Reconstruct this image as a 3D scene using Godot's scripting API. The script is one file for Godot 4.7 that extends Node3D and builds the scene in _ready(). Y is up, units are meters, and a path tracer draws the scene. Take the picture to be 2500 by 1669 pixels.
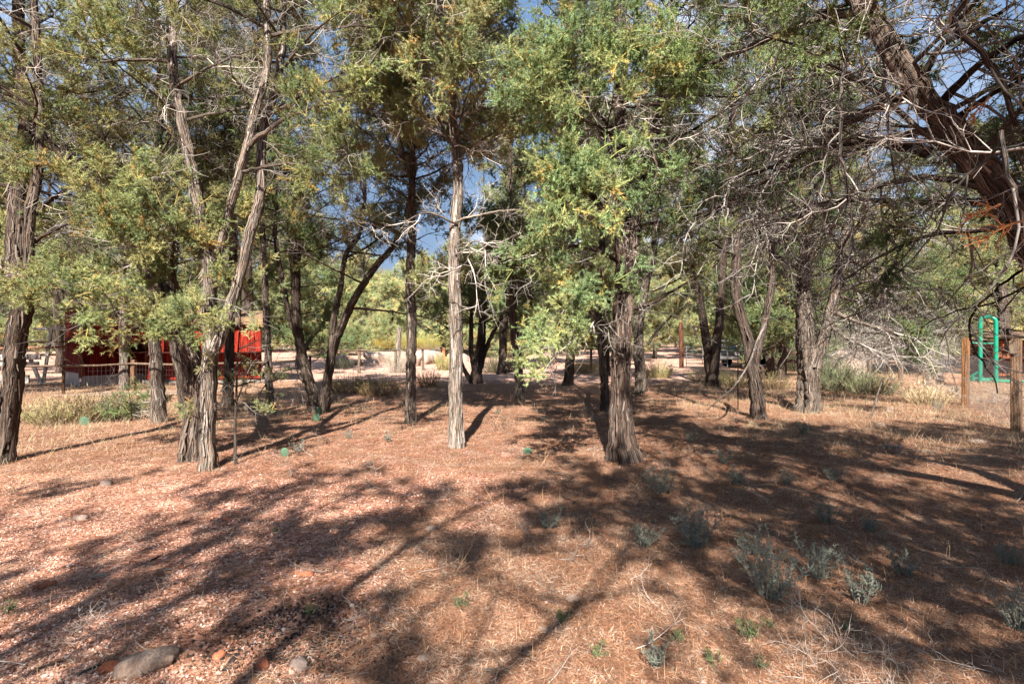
extends Node3D

# ---------------------------------------------------------------- mesh helpers
class Mesher:
	var v := PackedVector3Array()
	var n := PackedVector3Array()
	var c := PackedColorArray()
	var uv := PackedVector2Array()
	var ix := PackedInt32Array()

	func tri(a: Vector3, b: Vector3, d: Vector3, col: Color) -> void:
		var nn := (d - a).cross(b - a).normalized()
		var k := v.size()
		v.append(a); v.append(b); v.append(d)
		n.append(nn); n.append(nn); n.append(nn)
		c.append(col); c.append(col); c.append(col)
		uv.append(Vector2(a.x, a.y)); uv.append(Vector2(b.x, b.y)); uv.append(Vector2(d.x, d.y))
		ix.append(k); ix.append(k + 1); ix.append(k + 2)

	func quad(a: Vector3, b: Vector3, d: Vector3, e: Vector3, col: Color) -> void:
		tri(a, b, d, col)
		tri(a, d, e, col)

	# one narrow leaf blade from p along d, lying across s
	func blade(p: Vector3, d: Vector3, s: Vector3, col: Color) -> void:
		tri(p - s * 0.5, p + d, p + s * 0.5, col)

	func tube(p: PackedVector3Array, r: PackedFloat32Array, sides: int, col: Color, flute := 0.0, phase := 0.0) -> void:
		var base := v.size()
		var cnt := p.size()
		var t := (p[1] - p[0]).normalized()
		var u := t.cross(Vector3(0.31, 0.17, 0.94))
		if u.length() < 0.1:
			u = t.cross(Vector3(1, 0, 0))
		u = u.normalized()
		var around := maxf(1.0, roundf(TAU * r[0] / 0.3))
		var run := 0.0
		for i in cnt:
			if i > 0:
				run += p[i].distance_to(p[i - 1])
				t = (p[mini(i + 1, cnt - 1)] - p[i - 1]).normalized()
			u = (u - t * u.dot(t)).normalized()
			var w := t.cross(u)
			for k in sides + 1:
				var a := TAU * (k % sides) / sides
				var rr := r[i]
				if flute > 0.0:
					rr *= 1.0 + flute * (0.5 * sin(a * 3.0 + phase + run * 0.9) + 0.5 * sin(a * 5.0 + phase * 1.7 - run * 0.6) + 0.4 * sin(a * 7.0 + phase * 2.3 + run * 0.5) + 0.10 * sin(run * 4.0 + phase + 2.0 * a))
				var q := u * cos(a) + w * sin(a)
				v.append(p[i] + q * rr)
				n.append(q)
				c.append(col)
				uv.append(Vector2(around * k / sides + phase, run / 1.1))
		var row := sides + 1
		if flute > 0.0:
			for i in cnt:
				for k in sides + 1:
					var kk := k % sides
					var e := v[base + i * row + (kk + 1) % sides] - v[base + i * row + (kk + sides - 1) % sides]
					var f := v[base + mini(i + 1, cnt - 1) * row + kk] - v[base + maxi(i - 1, 0) * row + kk]
					n[base + i * row + k] = e.cross(f).normalized()
		for i in cnt - 1:
			for k in sides:
				var q := base + i * row + k
				ix.append(q); ix.append(q + row); ix.append(q + 1)
				ix.append(q + 1); ix.append(q + row); ix.append(q + row + 1)
		var tip := v.size()  # round the end off
		var last := cnt - 1
		v.append(p[last] + t * r[last] * 0.6); n.append(t); c.append(col); uv.append(Vector2(0, run / 1.1))
		for k in sides:
			ix.append(base + last * row + k); ix.append(tip); ix.append(base + last * row + k + 1)

	# a bar of chamfered rectangular section from a to b
	func bar(a: Vector3, b: Vector3, wide: float, deep: float, col: Color, up := Vector3(0, 0, 1), ch := 0.006) -> void:
		var t := (b - a).normalized()
		var s := t.cross(up)
		if s.length() < 0.05:
			s = t.cross(Vector3(1, 0, 0))
		s = s.normalized()
		var w := s.cross(t).normalized()
		var hx := wide * 0.5
		var hy := deep * 0.5
		var k := minf(ch, minf(hx, hy) * 0.6)
		var pr := [Vector2(hx - k, -hy), Vector2(hx, -hy + k), Vector2(hx, hy - k), Vector2(hx - k, hy), Vector2(-hx + k, hy), Vector2(-hx, hy - k), Vector2(-hx, -hy + k), Vector2(-hx + k, -hy)]
		var lo := PackedVector3Array()
		var hi := PackedVector3Array()
		for q in pr:
			lo.append(a + s * q.x + w * q.y)
			hi.append(b + s * q.x + w * q.y)
		for i in 8:
			var j := (i + 1) % 8
			out_quad(lo[i], lo[j], hi[j], hi[i], s * (pr[i].x + pr[j].x) + w * (pr[i].y + pr[j].y), col)
		for i in range(1, 7):
			out_tri(lo[0], lo[i], lo[i + 1], -t, col)
			out_tri(hi[0], hi[i], hi[i + 1], t, col)

	func out_tri(a: Vector3, b: Vector3, d: Vector3, away: Vector3, col: Color) -> void:
		if (d - a).cross(b - a).dot(away) < 0.0:
			tri(a, d, b, col)
		else:
			tri(a, b, d, col)

	func out_quad(a: Vector3, b: Vector3, d: Vector3, e: Vector3, away: Vector3, col: Color) -> void:
		out_tri(a, b, d, away, col)
		out_tri(a, d, e, away, col)

	func box(at: Vector3, size: Vector3, col: Color, ch := 0.006) -> void:
		bar(at - Vector3(0, size.y * 0.5, 0), at + Vector3(0, size.y * 0.5, 0), size.x, size.z, col, Vector3(0, 0, 1), ch)

	# a lump: a sphere pushed about; squashed by size
	func lump(at: Vector3, size: Vector3, rough: float, seed_: float, col: Color, rings := 6, segs := 9, angular := 0.0) -> void:
		var base := v.size()
		for i in rings + 1:
			var la := PI * i / rings
			for k in segs + 1:
				var lo := TAU * (k % segs) / segs
				var d := Vector3(sin(la) * cos(lo), cos(la), sin(la) * sin(lo))
				if angular > 0.0:
					var m := maxf(absf(d.x), maxf(absf(d.y), absf(d.z)))
					d = d.lerp(d / m * 0.8, angular)
				var f := 1.0 + rough * (sin(d.x * 3.1 + seed_) * cos(d.y * 2.7 + seed_ * 1.3) + 0.6 * sin(d.z * 5.3 + seed_ * 2.1 + d.x * 2.0) + 0.35 * sin(d.y * 9.1 + d.z * 7.7 + seed_))
				v.append(at + d * size * f)
				n.append((d / size).normalized())
				c.append(col)
				uv.append(Vector2(float(k) / segs, float(i) / rings))
		var row := segs + 1
		for i in rings + 1:
			for k in segs + 1:
				var kk := k % segs
				if i > 0 and i < rings:
					var e := v[base + i * row + (kk + 1) % segs] - v[base + i * row + (kk + segs - 1) % segs]
					var f := v[base + (i + 1) * row + kk] - v[base + (i - 1) * row + kk]
					var q := f.cross(e).normalized()
					if q.dot(n[base + i * row + k]) < 0.0:
						q = -q
					n[base + i * row + k] = q
		for i in rings:
			for k in segs:
				var a := base + i * row + k
				var away := v[a] + v[a + row + 1] - at * 2.0
				var nn := (v[a + 1] - v[a]).cross(v[a + row] - v[a])
				if i == 0:
					nn = (v[a + row + 1] - v[a]).cross(v[a + row] - v[a])
				if nn.dot(away) >= 0.0:
					ix.append(a); ix.append(a + row); ix.append(a + 1)
					ix.append(a + 1); ix.append(a + row); ix.append(a + row + 1)
				else:
					ix.append(a); ix.append(a + 1); ix.append(a + row)
					ix.append(a + 1); ix.append(a + row + 1); ix.append(a + row)

	func bake() -> ArrayMesh:
		var arrays := []
		arrays.resize(Mesh.ARRAY_MAX)
		arrays[Mesh.ARRAY_VERTEX] = v
		arrays[Mesh.ARRAY_NORMAL] = n
		arrays[Mesh.ARRAY_COLOR] = c
		arrays[Mesh.ARRAY_TEX_UV] = uv
		arrays[Mesh.ARRAY_INDEX] = ix
		var m := ArrayMesh.new()
		m.add_surface_from_arrays(Mesh.PRIMITIVE_TRIANGLES, arrays)
		return m

class Scatter:
	var buf := PackedFloat32Array()
	var count := 0

	func add(b: Basis, o: Vector3, col: Color) -> void:
		buf.append_array(PackedFloat32Array([b.x.x, b.y.x, b.z.x, o.x, b.x.y, b.y.y, b.z.y, o.y, b.x.z, b.y.z, b.z.z, o.z, col.r, col.g, col.b, 1.0]))
		count += 1

	func node(called: String, mesh: Mesh, mat: Material, parent: Node) -> MultiMeshInstance3D:
		var mm := MultiMesh.new()
		mm.transform_format = MultiMesh.TRANSFORM_3D
		mm.use_colors = true
		mm.mesh = mesh
		mm.instance_count = count
		mm.buffer = buf
		var o := MultiMeshInstance3D.new()
		o.name = called
		o.multimesh = mm
		o.material_override = mat
		o.set_meta("kind", "stuff")
		parent.add_child(o, true)
		return o

var rng := RandomNumberGenerator.new()
var hills := FastNoiseLite.new()
var patchy := FastNoiseLite.new()
var M := {}
var clumps := []
var twigs := []
var made := {}

func numbered(called: String) -> String:
	var k: int = made.get(called, 0)
	made[called] = k + 1
	return called if k == 0 else "%s_%03d" % [called, k]

func tag(o: Node, label := "", category := "", group := "", kind := "") -> Node:
	if label: o.set_meta("label", label)
	if category: o.set_meta("category", category)
	if group: o.set_meta("group", group)
	if kind: o.set_meta("kind", kind)
	return o

func thing(called: String, label: String, category: String, at: Vector3, turn := 0.0, group := "") -> Node3D:
	var o := Node3D.new()
	o.name = numbered(called)
	o.position = at
	o.rotation.y = turn
	add_child(o)
	tag(o, label, category, group)
	return o

func part(called: String, m: Mesher, mat: Material, parent: Node) -> MeshInstance3D:
	return part_mesh(called, m.bake(), mat, parent)

func part_mesh(called: String, mesh: Mesh, mat: Material, parent: Node) -> MeshInstance3D:
	var o := MeshInstance3D.new()
	o.name = called if parent != self else numbered(called)
	o.mesh = mesh
	o.material_override = mat
	parent.add_child(o, true)
	return o

func copy_of(o: Node3D, at: Vector3, turn: float, size: float, label: String, group := "") -> Node3D:
	var r: Node3D = o.duplicate()
	var called := str(o.name)
	if called.length() > 4 and called.substr(called.length() - 4, 1) == "_":
		called = called.substr(0, called.length() - 4)
	r.name = numbered(called)
	r.position = at
	r.rotation.y = turn
	r.scale = Vector3.ONE * size
	r.set_meta("label", label)
	if group: r.set_meta("group", group)
	add_child(r)
	return r

func rv() -> Vector3:
	return Vector3(rng.randf_range(-1, 1), rng.randf_range(-1, 1), rng.randf_range(-1, 1))

func facing(d: Vector3, roll: float, s: float) -> Basis:   # y along d
	var y := d.normalized()
	var x := y.cross(Vector3(0.2, 0.1, 1)).normalized()
	var z := x.cross(y)
	return Basis(x * cos(roll) + z * sin(roll), y, z * cos(roll) - x * sin(roll)).scaled_local(Vector3.ONE * s)

func lie(x: float, z: float) -> float:   # height of the ground
	var far := smoothstep(30.0, 90.0, Vector2(x, z).length())
	return hills.get_noise_2d(x, z) * 0.10 * (1.0 - far) + hills.get_noise_2d(x * 5.0 + 70, z * 5.0) * 0.025 * (1.0 - far) + far * 0.9

func on(x: float, z: float) -> Vector3:
	return Vector3(x, lie(x, z), z)

func wander(start: Vector3, dir: Vector3, length: float, seg: float, wig: float, lift: float) -> PackedVector3Array:
	var p := PackedVector3Array([start])
	var d := dir.normalized()
	var k := maxi(2, int(length / seg))
	for i in k:
		d = (d + rv() * wig + Vector3(0, lift, 0)).normalized()
		p.append(p[i] + d * (length / k))
	return p

func taper(k: int, r0: float, r1: float) -> PackedFloat32Array:
	var r := PackedFloat32Array()
	for i in k:
		r.append(lerpf(r0, r1, float(i) / maxi(1, k - 1)))
	return r

func smooth_line(pts: Array, step: float) -> PackedVector3Array:
	var cv := Curve3D.new()
	cv.bake_interval = step
	for i in pts.size():
		var a: Vector3 = pts[maxi(0, i - 1)]
		var b: Vector3 = pts[mini(pts.size() - 1, i + 1)]
		var h := (b - a) / 6.0
		cv.add_point(pts[i], -h, h)
	return cv.get_baked_points()

# ---------------------------------------------------------------- textures and materials
func noise_image(w: int, h: int, freq: float, kind: int, oct: int, seed_: int) -> PackedByteArray:
	var f := FastNoiseLite.new()
	f.noise_type = kind
	f.frequency = freq
	f.fractal_octaves = oct
	f.seed = seed_
	if kind == FastNoiseLite.TYPE_CELLULAR:
		f.cellular_return_type = FastNoiseLite.RETURN_CELL_VALUE
	var im := f.get_seamless_image(w, h)
	im.convert(Image.FORMAT_L8)
	return im.get_data()

func stretched(w: int, h: int, low: int, freq: float, oct: int, seed_: int) -> PackedByteArray:
	var f := FastNoiseLite.new()
	f.noise_type = FastNoiseLite.TYPE_SIMPLEX
	f.frequency = freq
	f.fractal_octaves = oct
	f.seed = seed_
	var im := f.get_seamless_image(w, low)
	im.resize(w, h, Image.INTERPOLATE_CUBIC)
	im.convert(Image.FORMAT_L8)
	return im.get_data()

func picture(w: int, h: int, rgb: PackedByteArray) -> ImageTexture:
	return ImageTexture.create_from_image(Image.create_from_data(w, h, false, Image.FORMAT_RGB8, rgb))

func grey_picture(w: int, h: int, g: PackedByteArray) -> ImageTexture:
	return ImageTexture.create_from_image(Image.create_from_data(w, h, false, Image.FORMAT_L8, g))

func mat(col: Color, rough := 0.9, vert := true) -> StandardMaterial3D:
	var m := StandardMaterial3D.new()
	m.albedo_color = col
	m.roughness = rough
	m.metallic_specular = 0.25
	m.vertex_color_use_as_albedo = vert
	return m

func lin(r: float, g: float, b: float) -> Color:
	return Color(r, g, b).linear_to_srgb()

func make_materials() -> void:
	# stringy bark: long fibres, dark clefts between them
	var w := 256
	var h := 512
	var a := stretched(w, h, 20, 0.085, 3, 3)
	var b := stretched(w, h, 60, 0.2, 2, 8)
	var d := noise_image(w, h, 0.012, FastNoiseLite.TYPE_SIMPLEX, 3, 21)
	var rgb := PackedByteArray()
	var hi := PackedByteArray()
	rgb.resize(w * h * 3)
	hi.resize(w * h)
	for i in w * h:
		var f := a[i] / 255.0
		var g := b[i] / 255.0
		var cleft := smoothstep(0.28, 0.55, f)
		var tone := (0.42 + 0.58 * cleft) * (0.60 + 0.55 * g)
		var warm := d[i] / 255.0
		hi[i] = int(clampf(255.0 * (0.65 * cleft + 0.35 * g), 0, 255))
		rgb[i * 3] = int(clampf(255.0 * tone * (0.92 + 0.10 * warm), 0, 255))
		rgb[i * 3 + 1] = int(clampf(255.0 * tone * (0.945 - 0.04 * warm), 0, 255))
		rgb[i * 3 + 2] = int(clampf(255.0 * tone * (0.95 - 0.11 * warm), 0, 255))
	var bark_rgb := picture(w, h, rgb)
	var bark_hi := grey_picture(w, h, hi)
	M.bark = mat(Color.WHITE)
	M.bark.albedo_texture = bark_rgb
	M.bark.heightmap_enabled = true
	M.bark.heightmap_texture = bark_hi
	M.bark.heightmap_scale = 1.6
	M.wood = mat(Color.WHITE, 0.85)
	M.wood.albedo_texture = bark_rgb
	M.wood.uv1_triplanar = true
	M.wood.uv1_scale = Vector3(3.5, 0.7, 3.5)
	M.plank = mat(Color.WHITE, 0.85)
	M.plank.albedo_texture = bark_rgb
	M.plank.uv1_triplanar = true
	M.plank.uv1_scale = Vector3(2.0, 0.5, 2.0)
	M.twig = mat(Color.WHITE, 0.9)
	M.leaf = mat(Color.WHITE, 0.75)
	M.leaf.backlight_enabled = true
	M.leaf.backlight = Color(0.5, 0.5, 0.35)
	M.straw = mat(Color.WHITE, 0.8)
	M.paint = mat(Color.WHITE, 0.55)
	M.pipe = mat(Color.WHITE, 0.4)
	M.pipe.metallic_specular = 0.5
	M.galv = mat(Color.WHITE, 0.45)
	M.galv.metallic = 0.6
	M.glass = mat(lin(0.02, 0.03, 0.05), 0.05, false)
	M.glass.metallic_specular = 0.6
	M.dark = mat(lin(0.012, 0.012, 0.012), 0.7, false)
	# stone
	var s := noise_image(256, 256, 0.02, FastNoiseLite.TYPE_SIMPLEX, 5, 5)
	var s2 := noise_image(256, 256, 0.15, FastNoiseLite.TYPE_SIMPLEX, 2, 6)
	rgb.resize(256 * 256 * 3)
	hi.resize(256 * 256)
	for i in 256 * 256:
		var t := 0.55 + 0.30 * s[i] / 255.0 + 0.25 * (s2[i] / 255.0 - 0.5)
		hi[i] = int(clampf(t * 255.0, 0, 255))
		rgb[i * 3] = int(clampf(255.0 * (t + 0.05), 0, 255))
		rgb[i * 3 + 1] = int(clampf(255.0 * t, 0, 255))
		rgb[i * 3 + 2] = int(clampf(255.0 * (t - 0.03), 0, 255))
	M.stone = mat(Color.WHITE, 0.95)
	M.stone.albedo_texture = picture(256, 256, rgb)
	M.stone.heightmap_enabled = true
	M.stone.heightmap_texture = grey_picture(256, 256, hi)
	M.stone.heightmap_scale = 1.2
	M.stone.uv1_triplanar = true
	M.stone.uv1_scale = Vector3(1.6, 1.6, 1.6)
	M.pebble = mat(Color.WHITE, 0.9)
	# painted boards: red paint thin along the grain
	M.board = mat(Color.WHITE, 0.8)
	M.board.albedo_texture = bark_rgb
	M.board.uv1_triplanar = true
	M.board.uv1_scale = Vector3(1.2, 0.35, 1.2)
	# soil: small crumbs of several tones
	w = 1024
	var p := noise_image(w, w, 0.09, FastNoiseLite.TYPE_CELLULAR, 1, 31)
	var q := noise_image(w, w, 0.05, FastNoiseLite.TYPE_SIMPLEX, 4, 32)
	var o := noise_image(w, w, 0.006, FastNoiseLite.TYPE_SIMPLEX, 4, 33)
	rgb.resize(w * w * 3)
	hi.resize(w * w)
	for i in w * w:
		var t := 0.48 + 0.34 * p[i] / 255.0 + 0.36 * (q[i] / 255.0 - 0.5) + 0.22 * (o[i] / 255.0 - 0.5)
		var k := p[i] / 255.0
		hi[i] = int(clampf(255.0 * (0.5 * k + 0.5 * q[i] / 255.0), 0, 255))
		rgb[i * 3] = int(clampf(255.0 * (t + 0.14), 0, 255))
		rgb[i * 3 + 1] = int(clampf(255.0 * (t + 0.02 + 0.08 * k), 0, 255))
		rgb[i * 3 + 2] = int(clampf(255.0 * (t - 0.04 + 0.12 * k), 0, 255))
	M.soil = mat(Color.WHITE, 1.0)
	M.soil.albedo_texture = picture(w, w, rgb)
	M.soil.heightmap_enabled = true
	M.soil.heightmap_texture = grey_picture(w, w, hi)
	M.soil.heightmap_scale = 2.5
	M.soil.uv1_triplanar = true
	M.soil.uv1_world_triplanar = true
	M.soil.uv1_scale = Vector3(0.42, 0.42, 0.42)

# ---------------------------------------------------------------- twigs and foliage to be set out many times
func spray(m: Mesher, p: Vector3, d: Vector3, length: float, blades: int, tip: Color, low: Color) -> void:
	# a fan of thin scaly shoots round a stem
	var side := d.cross(Vector3(0.3, 1, 0.2)).normalized()
	var other := d.cross(side).normalized()
	for i in blades:
		var f := float(i) / blades
		var a := rng.randf() * TAU
		var out := side * cos(a) + other * sin(a)
		var q := p + d * length * f
		var dd := (d * rng.randf_range(0.3, 1.2) + out * rng.randf_range(0.4, 1.2)).normalized() * rng.randf_range(0.016, 0.044)
		var across := dd.cross(rv()).normalized() * rng.randf_range(0.0035, 0.0062)
		m.blade(q, dd, across, low.lerp(tip, clampf(f + rng.randf_range(-0.3, 0.3), 0, 1)))

func leaf_clump(seed_: int, size: float, shoots: int, brown: float) -> ArrayMesh:
	rng.seed = seed_
	var m := Mesher.new()
	var wood := Color(0.62, 0.45, 0.34)
	var axis := wander(Vector3.ZERO, Vector3.UP, size, 0.07, 0.20, 0.0)
	m.tube(axis, taper(axis.size(), 0.006, 0.002), 3, wood)
	for i in shoots:
		var f := rng.randf_range(0.15, 1.0)
		var k := mini(axis.size() - 2, int(f * (axis.size() - 1)))
		var p := axis[k].lerp(axis[k + 1], rng.randf())
		var a := i * 2.4 + rng.randf_range(-0.4, 0.4)
		var d := Vector3(cos(a), rng.randf_range(0.25, 1.1), sin(a)).normalized()
		var l := size * rng.randf_range(0.16, 0.45) * (1.15 - 0.5 * f)
		var sub := wander(p, d, l, 0.06, 0.22, 0.05)
		m.tube(sub, taper(sub.size(), 0.0035, 0.0015), 3, wood)
		var tone := rng.randf_range(0.78, 1.2)
		var tip := Color(0.46, 0.43, 0.43) * tone   # tints set in put_leaves are 2.3 times as strong
		var low := Color(0.31, 0.32, 0.30) * tone
		if rng.randf() < brown:
			tip = Color(0.72, 0.42, 0.33)
			low = Color(0.56, 0.39, 0.30)
		for j in sub.size() - 1:
			spray(m, sub[j], (sub[j + 1] - sub[j]).normalized(), l / sub.size(), 24, tip, low)
		spray(m, sub[sub.size() - 1], d, 0.05, 26, tip, low)
	return m.bake()

func bare_twig(seed_: int, curl: float) -> ArrayMesh:
	rng.seed = seed_
	var m := Mesher.new()
	var pale := Color(1, 1, 1)
	var main := wander(Vector3.ZERO, Vector3.UP, 0.9, 0.10, 0.25 + curl, 0.0)
	m.tube(main, taper(main.size(), 0.0085, 0.0022), 4, pale)
	for i in 8:
		var k := 1 + int(rng.randf() * (main.size() - 2))
		var d := (main[k] - main[k - 1]).normalized()
		d = (d * 0.6 + d.cross(rv()).normalized()).normalized()
		var l := rng.randf_range(0.18, 0.45)
		var sub := wander(main[k], d, l, 0.07, 0.3 + curl, 0.0)
		m.tube(sub, taper(sub.size(), 0.0045, 0.0014), 3, pale * rng.randf_range(0.7, 1.1))
		for j in 3:
			var kk := 1 + int(rng.randf() * (sub.size() - 1.01))
			var e := (d * 0.5 + d.cross(rv()).normalized()).normalized()
			var fine := wander(sub[kk], e, rng.randf_range(0.06, 0.2), 0.06, 0.35, 0.0)
			m.tube(fine, taper(fine.size(), 0.0026, 0.001), 3, pale * rng.randf_range(0.7, 1.1))
	return m.bake()

# leaf tints of the kinds of juniper here
const TINTS := [
	[Color(0.168, 0.191, 0.083), Color(0.129, 0.164, 0.076), Color(0.188, 0.189, 0.088)],
	[Color(0.105, 0.144, 0.065), Color(0.099, 0.144, 0.071), Color(0.141, 0.165, 0.075)],
	[Color(0.174, 0.193, 0.098), Color(0.140, 0.176, 0.093), Color(0.185, 0.184, 0.099)],
	[Color(0.074, 0.106, 0.049), Color(0.094, 0.123, 0.058), Color(0.114, 0.123, 0.060)],
	[Color(0.193, 0.217, 0.111), Color(0.166, 0.204, 0.105), Color(0.213, 0.212, 0.112)],
]

class Growth:
	var wood := Mesher.new()
	var leaves := [Scatter.new(), Scatter.new(), Scatter.new()]
	var dead := [Scatter.new(), Scatter.new(), Scatter.new()]

func put_leaves(g: Growth, p: Vector3, d: Vector3, o: Dictionary) -> void:
	var tints: Array = TINTS[o.kind]
	var t: Color = tints[rng.randi() % 3]
	t = t * 3.6 * o.bright * (1.0 + 0.5 * patchy.get_noise_3dv((p + o.origin) * 2.3)) * rng.randf_range(0.8, 1.25)
	var pick := 0 if rng.randf() < 0.55 else (1 if rng.randf() < 1.0 - o.brown else 2)
	var dir := d + rv() * 0.45 + Vector3(0, 0.25 - o.hang, 0)
	g.leaves[pick].add(facing(dir, rng.randf() * TAU, o.cs * rng.randf_range(0.85, 1.4)), p, t)
	if rng.randf() < o.twin:
		g.leaves[0].add(facing(dir + rv() * 0.8, rng.randf() * TAU, o.cs * rng.randf_range(0.7, 1.2)), p + rv() * 0.16 * o.cs, t * rng.randf_range(0.85, 1.15))

func put_dead(g: Growth, p: Vector3, d: Vector3, o: Dictionary, s := 1.0) -> void:
	var tone := rng.randf_range(0.08, 0.30) if rng.randf() < 0.75 else rng.randf_range(0.3, 0.5)
	tone = minf(0.62, tone * o.pale)
	g.dead[rng.randi() % 3].add(facing(d + rv() * 0.5, rng.randf() * TAU, s * rng.randf_range(0.5, 1.2)), p, Color(tone, tone * 0.88, tone * 0.78))

func grow_limb(g: Growth, pts: PackedVector3Array, r0: float, o: Dictionary, draw := true) -> void:
	var bark: Color = o.bark
	if draw:
		g.wood.tube(pts, taper(pts.size(), r0, maxf(0.004, r0 * 0.25)), 5 if r0 < 0.03 else 7, bark * rng.randf_range(0.8, 1.2))
	var length := 0.0
	for i in pts.size() - 1:
		length += pts[i].distance_to(pts[i + 1])
	var every: float = o.step
	var run: float = length * o.inner
	var side := 1.0
	while run < length:
		var f: float = run / length
		var at: float = f * (pts.size() - 1)
		var k := mini(int(at), pts.size() - 2)
		var p := pts[k].lerp(pts[k + 1], at - k)
		var t := (pts[k + 1] - pts[k]).normalized()
		side = -side
		var d := t * rng.randf_range(0.3, 1.0) + t.cross(Vector3.UP).normalized() * side * rng.randf_range(0.4, 1.0) + Vector3(0, rng.randf_range(-0.5, 0.7), 0)
		var tuft := patchy.get_noise_3dv((p + o.origin) * 2.3)
		var leafy: bool = rng.randf() < o.leaf * smoothstep(o.bare, o.bare + 0.3, f) * smoothstep(-0.14, 0.10, tuft + o.fill)
		if leafy:
			var sub := wander(p, d, o.sub * rng.randf_range(0.3, 1.0) * (1.15 - 0.5 * f), 0.14, 0.22, 0.06)
			g.wood.tube(sub, taper(sub.size(), 0.007, 0.003), 3, bark)
			var e := sub[sub.size() - 1]
			put_leaves(g, e, d, o)
			put_leaves(g, sub[sub.size() - 2], d + rv(), o)
			if rng.randf() < o.more:
				put_leaves(g, sub[sub.size() / 2], rv() + Vector3(0, 0.6, 0), o)
				put_leaves(g, e, rv() + d, o)
		elif rng.randf() < o.dead:
			put_dead(g, p, d.normalized() + Vector3(0, -0.25 - o.hang, 0), o, o.ds)
		run += every * rng.randf_range(0.6, 1.4)
	if rng.randf() < o.leaf:
		put_leaves(g, pts[pts.size() - 1], pts[pts.size() - 1] - pts[pts.size() - 2], o)

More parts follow.
